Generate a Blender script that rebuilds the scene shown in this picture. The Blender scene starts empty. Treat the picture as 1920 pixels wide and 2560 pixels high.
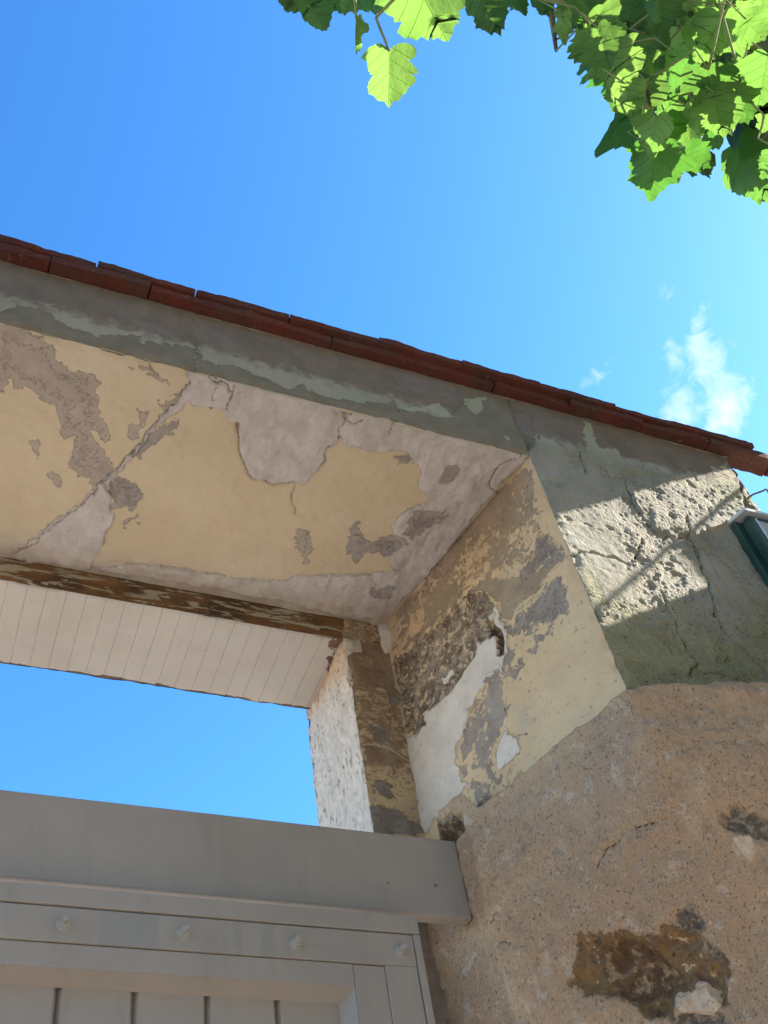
import bpy, bmesh, math, random
import numpy as np
from mathutils import Vector, Matrix

R = math.radians
S = bpy.context.scene

# ------------------------------------------------------------------ camera, sky, sun, exposure
CAM_Z = 1.6
ROT = ((0.9212398805, -0.3632783881, -0.1390895227),
       (0.2035757899, 0.7549335931, -0.6234036957),
       (0.3314724428, 0.5459890866, 0.7694296179))       # rows: right, down, forward
cd = bpy.data.cameras.new('camera')
cam = bpy.data.objects.new('camera', cd)
S.collection.objects.link(cam)
cd.sensor_fit = 'VERTICAL'
cd.sensor_height = 24.0
cd.lens = 24.0 * 2700.0 / 2560.0
cd.clip_start = 0.05
cd.clip_end = 2000
r_, d_, f_ = ROT
cam.matrix_world = Matrix(((r_[0], -d_[0], -f_[0], 0), (r_[1], -d_[1], -f_[1], 0), (r_[2], -d_[2], -f_[2], CAM_Z), (0, 0, 0, 1)))
S.camera = cam

SUN = Vector((1.0, -0.26, 0.62)).normalized()             # direction towards the sun
SUN_EL = math.asin(SUN.z)
SUN_AZ = math.atan2(SUN.x, SUN.y)
EXPOSURE = 1.9
SKY_STRENGTH = 0.069
SUN_STRENGTH = 5.0

W = bpy.data.worlds.new('World')
S.world = W
W.use_nodes = True
nt = W.node_tree
nt.nodes.clear()
def wn(t, **k):
    n = nt.nodes.new(t)
    for a, b in k.items(): setattr(n, a, b)
    return n
sky = wn('ShaderNodeTexSky', sky_type='NISHITA', sun_disc=False, sun_elevation=SUN_EL, sun_rotation=SUN_AZ,
         altitude=200.0, air_density=1.0, dust_density=0.6, ozone_density=2.0)
gm = wn('ShaderNodeGamma'); gm.inputs[1].default_value = 1.36
nt.links.new(sky.outputs[0], gm.inputs[0])
hs = wn('ShaderNodeHueSaturation')
hs.inputs['Hue'].default_value = .496
hs.inputs['Saturation'].default_value = 1.15
hs.inputs['Value'].default_value = 1.43
nt.links.new(gm.outputs[0], hs.inputs['Color'])
# thin wisps of cloud low on the right, given by their direction in the sky
tc = wn('ShaderNodeTexCoord')
def dotn(v):
    n = wn('ShaderNodeVectorMath', operation='DOT_PRODUCT')
    nt.links.new(tc.outputs['Generated'], n.inputs[0]); n.inputs[1].default_value = v
    return n.outputs['Value']
def wmath(op, a, b=None, c=None, clamp=False):
    n = wn('ShaderNodeMath', operation=op); n.use_clamp = clamp
    for i, x in enumerate((a, b, c)):
        if x is None: continue
        if isinstance(x, (int, float)): n.inputs[i].default_value = x
        else: nt.links.new(x, n.inputs[i])
    return n.outputs[0]
Xr, Xd, Xf = dotn(ROT[0]), dotn(ROT[1]), dotn(ROT[2])
fsafe = wmath('MAXIMUM', Xf, 0.05)
cu, cv = wmath('DIVIDE', Xr, fsafe), wmath('DIVIDE', Xd, fsafe)
cmb = wn('ShaderNodeCombineXYZ')
nt.links.new(cu, cmb.inputs[0]); nt.links.new(cv, cmb.inputs[1])
def wnoise(scale, detail, rough, dist=0.0):
    n = wn('ShaderNodeTexNoise'); n.inputs['Scale'].default_value = scale; n.inputs['Detail'].default_value = detail
    n.inputs['Roughness'].default_value = rough; n.inputs['Distortion'].default_value = dist
    nt.links.new(cmb.outputs[0], n.inputs['Vector']); return n.outputs[0]
cn = wnoise(38.0, 7.0, 0.62, 1.2)
blobs = None
for (u0, v0, su, sv, ang, amp) in ((0.274, -0.094, 0.018, 0.026, 0.0, 0.95), (0.318, -0.092, 0.020, 0.040, 0.35, 1.1), (0.304, -0.140, 0.018, 0.022, 0.2, 0.8),
                              (0.268, -0.146, 0.010, 0.016, -0.4, 0.8), (0.290, -0.165, 0.010, 0.030, 0.1, 0.7), (0.195, -0.123, 0.024, 0.012, -0.6, 0.60), (0.262, -0.205, 0.012, 0.012, 0, 0.58)):
    du, dv = wmath('SUBTRACT', cu, u0), wmath('SUBTRACT', cv, v0)
    ca, sa = math.cos(ang), math.sin(ang)
    p = wmath('ADD', wmath('MULTIPLY', du, ca / su), wmath('MULTIPLY', dv, sa / su))
    q = wmath('ADD', wmath('MULTIPLY', du, -sa / sv), wmath('MULTIPLY', dv, ca / sv))
    rr = wmath('ADD', wmath('POWER', wmath('ABSOLUTE', p), 2.0), wmath('POWER', wmath('ABSOLUTE', q), 2.0))
    g = wmath('MULTIPLY', wmath('EXPONENT', wmath('MULTIPLY', rr, -1.0)), amp)
    blobs = g if blobs is None else wmath('ADD', blobs, g)
cl = wmath('MULTIPLY', wmath('SUBTRACT', wmath('ADD', wmath('MULTIPLY', blobs, 0.95), wmath('MULTIPLY', cn, 1.7)), 1.15), .66, clamp=True)
cl = wmath('MULTIPLY', cl, wmath('GREATER_THAN', Xf, 0.3))
cl = wmath('MULTIPLY', cl, wmath('MULTIPLY', blobs, 3.0, clamp=True))
mixc = wn('ShaderNodeMix', data_type='RGBA')
nt.links.new(cl, mixc.inputs[0]); nt.links.new(hs.outputs[0], mixc.inputs[6])
mixc.inputs[7].default_value = (5.6, 5.8, 6.1, 1)
bg = wn('ShaderNodeBackground'); bg.inputs[1].default_value = SKY_STRENGTH
nt.links.new(mixc.outputs[2], bg.inputs[0])
wo = wn('ShaderNodeOutputWorld')
nt.links.new(bg.outputs[0], wo.inputs[0])

sl = bpy.data.lights.new('sun', 'SUN')
sl.energy = SUN_STRENGTH; sl.angle = R(0.5); sl.color = (1.0, 0.95, 0.88)
so = bpy.data.objects.new('sun', sl)
S.collection.objects.link(so)
so.location = (20, -5, 15)
so.rotation_euler = SUN.to_track_quat('Z', 'Y').to_euler()

S.view_settings.view_transform = 'Standard'
S.view_settings.look = 'None'
S.view_settings.gamma = 1.0
S.view_settings.use_curve_mapping = False
S.view_settings.exposure = EXPOSURE
S.cycles.max_bounces = 8
S.cycles.diffuse_bounces = 5
S.cycles.transmission_bounces = 6
S.cycles.transparent_max_bounces = 8

# ------------------------------------------------------------------ wear marks on each surface, in metres on that surface
SOF = {
 'p_mauve': [[(-0.070,1.002),(-0.015,1.009),(0.031,1.014),(0.044,1.039),(0.065,1.057),(0.081,1.057),(0.106,1.058),(0.126,1.077),(0.117,1.092),(0.134,1.113),(0.145,1.142),(0.162,1.163),(0.172,1.188),(0.161,1.196),(0.144,1.177),(0.131,1.178),(0.145,1.201),(0.166,1.217),(0.189,1.244),(0.188,1.279),(0.165,1.314),(0.159,1.287),(0.137,1.287),(0.107,1.267),(0.110,1.238),(0.108,1.198),(0.088,1.212),(0.074,1.173),(0.063,1.139),(0.039,1.141),(0.021,1.121),(0.007,1.112),(-0.002,1.127),(-0.019,1.122),(-0.026,1.104),(-0.029,1.135),(-0.047,1.146)],[(0.195,1.165),(0.196,1.143),(0.215,1.132),(0.205,1.108),(0.222,1.108),(0.226,1.123),(0.218,1.142),(0.218,1.163),(0.204,1.176)],[(0.231,1.074),(0.243,1.087),(0.262,1.060),(0.261,1.081),(0.251,1.100),(0.239,1.088)],[(0.036,1.229),(0.048,1.223),(0.056,1.243),(0.054,1.268),(0.046,1.257)],[(0.169,1.026),(0.202,1.007),(0.225,1.035),(0.249,1.035),(0.223,1.041),(0.201,1.022)],[(0.071,1.282),(0.090,1.289),(0.108,1.318),(0.086,1.313)],[(0.578,1.306),(0.603,1.306),(0.624,1.339),(0.623,1.366),(0.636,1.389),(0.620,1.387),(0.596,1.347)]],
 'p_plaster': [[(0.270,1.001),(0.366,0.998),(0.527,0.993),(0.664,0.980),(0.816,0.986),(0.969,1.002),(0.940,1.108),(0.911,1.284),(0.862,1.473),(0.842,1.522),(0.644,1.505),(0.398,1.504),(0.202,1.511),(0.274,1.476),(0.387,1.464),(0.466,1.464),(0.584,1.450),(0.618,1.428),(0.674,1.407),(0.771,1.382),(0.817,1.359),(0.777,1.313),(0.786,1.284),(0.767,1.237),(0.782,1.195),(0.819,1.159),(0.777,1.134),(0.773,1.086),(0.735,1.068),(0.706,1.058),(0.681,1.071),(0.602,1.082),(0.584,1.059),(0.567,1.103),(0.580,1.129),(0.573,1.148),(0.553,1.189),(0.538,1.188),(0.497,1.211),(0.451,1.200),(0.424,1.172),(0.397,1.123),(0.389,1.087),(0.373,1.081),(0.341,1.063),(0.301,1.075),(0.276,1.050)],[(0.043,1.516),(0.105,1.414),(0.165,1.314),(0.190,1.266),(0.206,1.220),(0.222,1.179),(0.268,1.053),(0.281,1.018),(0.301,1.043),(0.273,1.088),(0.242,1.151),(0.225,1.189),(0.210,1.238),(0.198,1.282),(0.199,1.328),(0.215,1.360),(0.213,1.409),(0.202,1.488),(0.203,1.516),(0.053,1.520)]],
 'p_grey': [[(0.685,1.265),(0.697,1.255),(0.713,1.283),(0.738,1.296),(0.772,1.274),(0.789,1.263),(0.813,1.270),(0.796,1.308),(0.781,1.325),(0.757,1.318),(0.740,1.329),(0.730,1.345),(0.733,1.364),(0.704,1.332),(0.693,1.295)],[(0.786,1.206),(0.801,1.189),(0.831,1.187),(0.857,1.174),(0.870,1.190),(0.858,1.212),(0.844,1.242),(0.822,1.241),(0.820,1.262),(0.796,1.255),(0.801,1.228)],[(0.703,1.076),(0.728,1.064),(0.741,1.083),(0.723,1.088)],[(0.816,1.080),(0.835,1.063),(0.847,1.078),(0.838,1.105),(0.821,1.103)],[(0.786,1.420),(0.833,1.401),(0.839,1.428),(0.817,1.443)],[(0.189,1.296),(0.205,1.274),(0.241,1.275),(0.252,1.302),(0.251,1.338),(0.207,1.344)],[(0.233,1.379),(0.260,1.354),(0.268,1.370),(0.245,1.389)],[(0.213,1.215),(0.242,1.151),(0.279,1.108),(0.288,1.127),(0.261,1.157),(0.230,1.210)]],
 'l_crack': [[(0.278,1.019),(0.264,1.070),(0.222,1.179),(0.193,1.260),(0.169,1.313),(0.087,1.461),(0.051,1.511)],[(0.385,1.083),(0.399,1.128),(0.425,1.175),(0.453,1.203),(0.498,1.213),(0.540,1.189)],[(0.309,1.005),(0.322,1.011),(0.345,1.007),(0.347,1.022),(0.374,1.017)],[(0.567,0.992),(0.575,1.022),(0.596,1.027),(0.610,1.012)],[(0.960,1.004),(0.920,1.033),(0.920,1.088),(0.948,1.102)],[(0.562,0.999),(0.578,1.021),(0.580,1.060),(0.567,1.086),(0.578,1.131),(0.572,1.152)],[(0.327,1.015),(0.332,1.055)],[(0.353,1.012),(0.362,1.061)],[(0.668,0.990),(0.674,1.024)],[(0.549,1.002),(0.560,1.012),(0.588,1.005)],[(0.572,1.001),(0.582,1.020),(0.602,1.022)],[(0.813,0.991),(0.823,1.002)],[(0.541,1.199),(0.543,1.228),(0.564,1.266)]],
 'l_ridge': [[(0.819,1.134),(0.819,1.074)],[(0.876,1.156),(0.865,1.085)],[(0.927,1.233),(0.914,1.146)]],
}
REV = {
 'p_flake': [[(1.016,3.283),(1.024,3.171),(1.013,3.029),(1.104,3.092),(1.189,3.139),(1.273,3.162),(1.387,3.160),(1.469,3.167),(1.505,3.227),(1.470,3.295),(1.308,3.312),(1.127,3.314)]],
 'p_tan': [[(1.239,3.160),(1.196,3.145),(1.152,3.093),(1.092,3.053),(1.014,3.014),(1.042,3.015),(1.077,3.017),(1.096,3.003),(1.143,3.016),(1.176,3.007),(1.191,3.028),(1.187,3.059),(1.203,3.102)],[(1.516,3.208),(1.465,3.191),(1.370,3.177),(1.262,3.168),(1.246,3.166),(1.343,3.180),(1.435,3.200)]],
 'p_grey': [[(1.127,2.980),(1.096,3.003),(1.051,2.992),(1.039,2.979),(1.051,2.958),(1.045,2.940),(1.057,2.910),(1.080,2.922),(1.087,2.904),(1.110,2.932),(1.124,2.914),(1.141,2.899),(1.149,2.924),(1.138,2.952),(1.157,2.958),(1.186,2.978),(1.172,2.997)],[(1.052,3.097),(1.011,3.038),(1.012,3.019),(1.067,3.041),(1.100,3.069)]],
 'p_earth': [[(1.249,3.155),(1.211,3.103),(1.207,3.057),(1.221,3.030),(1.256,3.016),(1.273,3.038),(1.278,3.009),(1.319,2.993),(1.355,2.980),(1.402,2.987),(1.443,3.001),(1.447,2.973),(1.485,2.972),(1.516,3.002),(1.525,3.102),(1.528,3.160),(1.507,3.207),(1.459,3.179),(1.415,3.175),(1.350,3.158),(1.290,3.159)]],
 'p_hollow': [[(1.232,3.041),(1.213,3.029),(1.203,2.993),(1.210,2.955),(1.226,2.960),(1.223,2.992),(1.225,3.007),(1.241,3.015)]],
 'p_white': [[(1.268,3.027),(1.225,3.007),(1.231,2.967),(1.206,2.945),(1.225,2.912),(1.239,2.936),(1.287,2.928),(1.329,2.915),(1.356,2.882),(1.388,2.877),(1.403,2.831),(1.390,2.777),(1.423,2.768),(1.455,2.763),(1.492,2.767),(1.517,2.760),(1.531,2.783),(1.521,2.860),(1.525,2.952),(1.511,2.986),(1.482,2.969),(1.447,2.973),(1.453,2.997),(1.408,2.992),(1.355,2.980),(1.319,2.993),(1.285,3.002)],[(1.201,3.073),(1.194,3.038),(1.192,2.983),(1.203,2.942),(1.212,2.950),(1.208,2.991),(1.209,3.039),(1.211,3.068)],[(1.220,3.063),(1.206,3.060),(1.209,3.042),(1.220,3.041)],[(1.258,2.804),(1.241,2.774),(1.249,2.753),(1.281,2.740),(1.298,2.752),(1.297,2.784),(1.273,2.800)],[(1.386,3.038),(1.346,3.023),(1.347,3.005),(1.378,3.012)]],
 'p_speck': [[(1.206,2.945),(1.182,2.911),(1.191,2.870),(1.233,2.871),(1.255,2.830),(1.285,2.826),(1.320,2.769),(1.349,2.791),(1.384,2.773),(1.397,2.826),(1.356,2.882),(1.323,2.910),(1.272,2.928),(1.233,2.931)],[(1.337,2.782),(1.300,2.727),(1.362,2.730),(1.390,2.777)]],
 'l_crack': [[(1.017,3.007),(1.044,3.011),(1.087,3.008),(1.121,2.995),(1.154,3.006)],[(1.026,3.256),(1.066,3.198),(1.106,3.142)],[(1.239,2.779),(1.209,2.750),(1.183,2.716),(1.154,2.678)],[(1.233,2.871),(1.263,2.808),(1.292,2.787),(1.300,2.776)],[(1.274,2.740),(1.293,2.717)]],
}
FRO = {
 'p_grey': [[(-0.077,3.335),(-0.036,3.379),(-0.002,3.394),(0.033,3.362),(0.066,3.355),(0.103,3.349),(0.127,3.369),(0.160,3.387),(0.176,3.387),(0.182,3.364),(0.250,3.390),(0.283,3.390),(0.280,3.282),(0.180,3.282),(0.079,3.288),(0.020,3.290),(-0.070,3.283)],[(0.283,3.390),(0.298,3.355),(0.351,3.364),(0.418,3.354),(0.463,3.334),(0.488,3.362),(0.532,3.332),(0.571,3.341),(0.610,3.350),(0.662,3.372),(0.674,3.320),(0.566,3.298),(0.460,3.300),(0.371,3.300),(0.282,3.283)],[(0.649,3.351),(0.690,3.394),(0.690,3.361),(0.710,3.361),(0.789,3.378),(0.820,3.399),(0.882,3.487),(0.915,3.511),(0.935,3.501),(1.024,3.476),(1.012,3.393),(0.984,3.332),(0.955,3.305),(0.904,3.309),(0.825,3.302),(0.751,3.313),(0.644,3.317)]],
 'p_brown': [[(0.131,3.441),(0.157,3.446),(0.183,3.443),(0.209,3.448),(0.249,3.433),(0.236,3.418),(0.193,3.404),(0.167,3.416)],[(0.299,3.477),(0.336,3.478),(0.359,3.463),(0.353,3.425),(0.326,3.429)],[(0.693,3.511),(0.771,3.529),(0.824,3.526),(0.866,3.489),(0.832,3.456),(0.779,3.460),(0.702,3.434)],[(0.944,3.469),(1.027,3.487),(1.121,3.489),(1.169,3.491),(1.052,3.452),(0.993,3.402)]],
 'p_pale': [[(0.691,3.370),(0.757,3.398),(0.789,3.429),(0.818,3.390),(0.789,3.378),(0.765,3.384),(0.721,3.365)],[(0.858,3.477),(0.912,3.501),(0.901,3.451),(0.870,3.412)],[(0.916,3.359),(0.939,3.363),(0.937,3.346),(0.924,3.350)],[(1.165,3.517),(1.183,3.515),(1.175,3.422),(1.223,3.441),(1.235,3.377),(1.208,3.350),(1.158,3.356),(1.132,3.397)],[(1.550,3.502),(1.512,3.340),(1.464,3.291),(1.436,3.364)],[(1.144,2.940),(1.180,2.936),(1.177,2.878),(1.136,2.832),(1.125,2.853)]],
 'p_raised': [[(1.194,3.312),(1.187,3.246),(1.193,3.203),(1.208,3.156),(1.238,3.137),(1.302,3.156),(1.427,3.240),(1.498,3.287),(1.546,3.437),(1.435,3.433),(1.309,3.353)]],
 'p_green': [[(1.354,2.974),(1.439,3.002),(1.301,2.740),(1.189,2.723),(1.264,2.813)],[(0.971,2.978),(1.006,2.962),(1.007,2.892),(0.972,2.846),(0.971,2.901)]],
 'p_chip': [[(1.490,3.465),(1.506,3.467),(1.512,3.431),(1.524,3.418),(1.510,3.420),(1.478,3.415)]],
 'l_crack': [[(1.142,3.342),(1.165,3.310),(1.199,3.310),(1.187,3.246),(1.193,3.203),(1.208,3.156),(1.238,3.137),(1.213,3.113)],[(1.312,3.219),(1.296,3.162),(1.297,3.119),(1.277,3.011)],[(1.292,3.159),(1.282,3.017),(1.249,2.908),(1.259,2.848),(1.310,2.787)],[(1.147,2.947),(1.139,2.851),(1.142,2.775),(1.123,2.737)],[(1.137,2.762),(1.169,2.755),(1.201,2.759),(1.253,2.748)],[(1.559,3.501),(1.560,3.473),(1.548,3.427),(1.525,3.349),(1.514,3.309),(1.483,3.262)],[(1.167,3.108),(1.144,3.073),(1.112,3.024)],[(0.960,3.006),(1.001,3.015),(1.055,3.027),(1.101,3.015)],[(0.282,3.505),(0.281,3.315)],[(0.705,3.515),(0.703,3.425),(0.683,3.349)],[(1.116,3.382),(1.104,3.328),(1.101,3.303)],[(1.405,3.422),(1.412,3.381)],[(1.292,3.131),(1.347,3.105),(1.370,3.070)]],
}
REB = {
 'p_dark': [[(0.753,2.810),(0.813,2.805),(0.854,2.782),(0.861,2.758),(0.751,2.747)]],
 'p_brown': [[(0.752,3.238),(0.869,3.250),(0.856,3.102),(0.870,3.072),(0.821,3.111),(0.758,3.115),(0.755,3.193)],[(0.758,2.959),(0.846,2.947),(0.857,2.923),(0.766,2.906)]],
 'p_grey': [[(0.780,3.007),(0.813,3.006),(0.818,2.989),(0.829,2.965),(0.800,2.972),(0.785,2.975)],[(0.773,2.869),(0.802,2.873),(0.805,2.846),(0.793,2.832),(0.776,2.842)],[(0.829,3.136),(0.852,3.107),(0.858,3.083),(0.836,3.076)]],
 'p_cement': [[(0.750,3.241),(0.789,3.253),(0.792,3.212),(0.753,3.196)]],
 'l_crack': [[(0.758,2.953),(0.810,2.959),(0.844,2.935),(0.858,2.926)]],
}
BEI = {
 'p_hole': [[(-0.258,2.372),(-0.230,2.389),(-0.203,2.389),(-0.177,2.380),(-0.153,2.374),(-0.123,2.357),(-0.086,2.350),(-0.069,2.351),(-0.037,2.327),(-0.042,2.309),(-0.009,2.298),(-0.011,2.271),(-0.032,2.266),(-0.042,2.241),(-0.063,2.255),(-0.075,2.279),(-0.100,2.273),(-0.124,2.254),(-0.160,2.269),(-0.187,2.291),(-0.207,2.304),(-0.224,2.312),(-0.247,2.330),(-0.267,2.347),(-0.255,2.357)],[(-0.002,2.176),(0.025,2.184),(0.002,2.121),(-0.052,2.144)]],
 'p_dark': [[(-0.201,2.374),(-0.161,2.366),(-0.118,2.340),(-0.100,2.318),(-0.092,2.291),(-0.118,2.276),(-0.155,2.282),(-0.186,2.294),(-0.199,2.323),(-0.206,2.349)]],
 'p_grey': [[(-0.066,2.359),(-0.047,2.365),(-0.026,2.360),(-0.030,2.335),(-0.055,2.338)],[(0.060,2.451),(0.088,2.469),(0.106,2.456),(0.140,2.438),(0.128,2.413),(0.105,2.422),(0.079,2.439)],[(-0.034,2.325),(-0.011,2.303),(-0.011,2.287),(-0.038,2.301)],[(-0.154,2.247),(-0.110,2.251),(-0.051,2.234),(-0.046,2.222),(-0.092,2.224),(-0.137,2.225)],[(-0.453,2.710),(-0.405,2.708),(-0.406,2.685),(-0.451,2.676),(-0.472,2.703)]],
 'p_white': [[(0.069,2.432),(0.095,2.430),(0.094,2.405),(0.080,2.395),(0.068,2.406)],[(-0.105,2.270),(-0.068,2.276),(-0.045,2.246),(-0.047,2.235),(-0.095,2.243),(-0.111,2.257)],[(-0.123,2.438),(-0.118,2.435),(-0.122,2.430)],[(-0.187,2.490),(-0.187,2.467),(-0.177,2.446),(-0.191,2.469)]],
 'l_crack': [[(-0.163,2.453),(-0.157,2.464),(-0.128,2.470),(-0.096,2.485),(-0.057,2.484),(-0.024,2.471)],[(-0.372,2.449),(-0.346,2.441),(-0.319,2.420)],[(-0.379,2.483),(-0.356,2.485),(-0.356,2.469)]],
}

# ------------------------------------------------------------------ helpers: objects
def link(name, me, mats, parent=None, smooth=False):
    o = bpy.data.objects.new(name, me)
    S.collection.objects.link(o)
    for m in (mats if isinstance(mats, (list, tuple)) else [mats]): me.materials.append(m)
    if parent: o.parent = parent
    if smooth: me.polygons.foreach_set('use_smooth', [True] * len(me.polygons))
    return o
def tag(o, label, cat, group=None, kind=None):
    if label: o['label'] = label
    if cat: o['category'] = cat
    if group: o['group'] = group
    if kind: o['kind'] = kind
    return o
def thing(name, label, cat, loc, group=None):
    o = bpy.data.objects.new(name, None); S.collection.objects.link(o)
    o.empty_display_size = 0.1
    return tag(o, label, cat, group)          # kept at the origin so that all parts share world coordinates
def box_bm(bm, x0, x1, y0, y1, z0, z1, mi=0, bev=0.0):
    t = bmesh.new()
    bmesh.ops.create_cube(t, size=1.0)
    for v in t.verts:
        v.co = Vector(((x0 + x1) / 2 + v.co.x * (x1 - x0), (y0 + y1) / 2 + v.co.y * (y1 - y0), (z0 + z1) / 2 + v.co.z * (z1 - z0)))
    if bev > 0: bmesh.ops.bevel(t, geom=list(t.edges), offset=bev, segments=2, affect='EDGES', profile=0.6)
    for f in t.faces: f.material_index = mi
    merge(bm, t)
def merge(bm, t):
    me = bpy.data.meshes.new('tmp'); t.to_mesh(me); t.free(); bm.from_mesh(me); bpy.data.meshes.remove(me)
def bm_obj(name, bm, mats, parent=None, smooth=False):
    bmesh.ops.recalc_face_normals(bm, faces=list(bm.faces))
    me = bpy.data.meshes.new(name); bm.to_mesh(me); bm.free()
    return link(name, me, mats, parent, smooth)
def tube_bm(bm, pts, rad, n=8, mi=0):
    pts = [Vector(p) for p in pts]
    rads = rad if isinstance(rad, (list, tuple)) else [rad] * len(pts)
    rings = []
    for i, p in enumerate(pts):
        t = (pts[min(i + 1, len(pts) - 1)] - pts[max(i - 1, 0)]).normalized()
        a = t.cross(Vector((0.31, 0.2, 0.93))).normalized(); b = t.cross(a)
        rings.append([bm.verts.new(p + (a * math.cos(2 * math.pi * k / n) + b * math.sin(2 * math.pi * k / n)) * rads[i]) for k in range(n)])
    for i in range(len(rings) - 1):
        for k in range(n):
            bm.faces.new((rings[i][k], rings[i][(k + 1) % n], rings[i + 1][(k + 1) % n], rings[i + 1][k])).material_index = mi
    bm.faces.new(rings[0]).material_index = mi; bm.faces.new(rings[-1]).material_index = mi

# ------------------------------------------------------------------ helpers: numpy noise and signed distances
def _hash(i, j, k, seed):
    h = (i.astype(np.int64) * 374761393 + j.astype(np.int64) * 668265263 + k.astype(np.int64) * 2147483647 + seed * 1274126177) & 0xFFFFFFFF
    h = ((h ^ (h >> 13)) * 1274126177) & 0xFFFFFFFF
    h = ((h ^ (h >> 16)) * 2246822519) & 0xFFFFFFFF
    return ((h ^ (h >> 15)) & 0xFFFFFF) / float(0xFFFFFF)
def vnoise(P, scale, seed=0):
    q = P * scale
    b = np.floor(q).astype(np.int64); f = q - b; f = f * f * f * (f * (f * 6 - 15) + 10)
    r = 0
    for dx in (0, 1):
        for dy in (0, 1):
            for dz in (0, 1):
                w = (f[..., 0] if dx else 1 - f[..., 0]) * (f[..., 1] if dy else 1 - f[..., 1]) * (f[..., 2] if dz else 1 - f[..., 2])
                r = r + w * _hash(b[..., 0] + dx, b[..., 1] + dy, b[..., 2] + dz, seed)
    return r
def fbm(P, scale, octs=4, seed=0, gain=0.5):
    a, s, t = 1.0, 0, 0
    for o in range(octs):
        s = s + a * vnoise(P, scale * 2.03 ** o, seed + o * 17); t += a; a *= gain
    return s / t
def sdf(polys, X, Y):
    best = np.full(X.shape, -1.0)
    for poly in polys:
        n = len(poly); d2 = np.full(X.shape, 1e9); ins = np.zeros(X.shape, bool)
        for i in range(n):
            ax, ay = poly[i]; bx, by = poly[(i + 1) % n]
            ex, ey = bx - ax, by - ay
            t = np.clip(((X - ax) * ex + (Y - ay) * ey) / (ex * ex + ey * ey + 1e-12), 0, 1)
            d2 = np.minimum(d2, (X - ax - ex * t) ** 2 + (Y - ay - ey * t) ** 2)
            if abs(ey) > 1e-12:
                ins ^= ((ay > Y) != (by > Y)) & (X < ax + (Y - ay) / ey * ex)
        d = np.sqrt(d2)
        best = np.maximum(best, np.where(ins, d, -d))
    return np.clip(best, -0.2, 0.2)
def ldist(lines, X, Y):
    d2 = np.full(X.shape, 0.04)
    for L in lines:
        for (ax, ay), (bx, by) in zip(L[:-1], L[1:]):
            ex, ey = bx - ax, by - ay
            t = np.clip(((X - ax) * ex + (Y - ay) * ey) / (ex * ex + ey * ey + 1e-12), 0, 1)
            d2 = np.minimum(d2, (X - ax - ex * t) ** 2 + (Y - ay - ey * t) ** 2)
    return np.sqrt(d2)
def sm(x, a, b):
    t = np.clip((x - a) / (b - a), 0, 1); return t * t * (3 - 2 * t)
def frames(P):
    du = np.gradient(P, axis=1); dv = np.gradient(P, axis=0)
    n = np.cross(du, dv); n /= np.linalg.norm(n, axis=2, keepdims=True) + 1e-12
    return n
def grid_obj(name, P, attrs, mats, parent, matidx=None, flip=False, extra=None):
    """one sheet of quads from P[nv,nu,3]; attrs are point attributes; extra adds plain faces (lists of 4 points) to close the body"""
    nv, nu = P.shape[:2]
    V = P.reshape(-1, 3)
    idx = np.arange(nv * nu).reshape(nv, nu)
    F = np.stack([idx[:-1, :-1], idx[:-1, 1:], idx[1:, 1:], idx[1:, :-1]], -1).reshape(-1, 4)
    if flip: F = F[:, ::-1]
    mi = np.zeros(len(F), np.int32) if matidx is None else matidx.reshape(-1).astype(np.int32)
    nx = 0
    if extra:
        ev = np.array([p for q in extra for p in q], float)
        ef = np.arange(len(ev)).reshape(-1, 4) + len(V)
        V = np.vstack([V, ev]); F = np.vstack([F, ef]); mi = np.append(mi, np.full(len(ef), len(mats) - 1 if isinstance(mats, list) else 0)); nx = len(ev)
    me = bpy.data.meshes.new(name)
    me.vertices.add(len(V)); me.vertices.foreach_set('co', V.astype(np.float32).ravel())
    me.loops.add(len(F) * 4); me.loops.foreach_set('vertex_index', F.astype(np.int32).ravel())
    me.polygons.add(len(F)); me.polygons.foreach_set('loop_start', np.arange(0, len(F) * 4, 4, dtype=np.int32))
    me.polygons.foreach_set('loop_total', np.full(len(F), 4, np.int32))
    o = link(name, me, mats, parent)
    me.polygons.foreach_set('material_index', mi.astype(np.int32))
    sm_ = np.ones(len(F), bool)
    if nx: sm_[-nx // 4:] = False
    me.polygons.foreach_set('use_smooth', sm_)
    for k, a in attrs.items():
        at = me.attributes.new(k, 'FLOAT', 'POINT')
        at.data.foreach_set('value', np.append(a.reshape(-1), np.full(nx, -0.2)).astype(np.float32))
    me.update(); me.validate()
    return o

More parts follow.
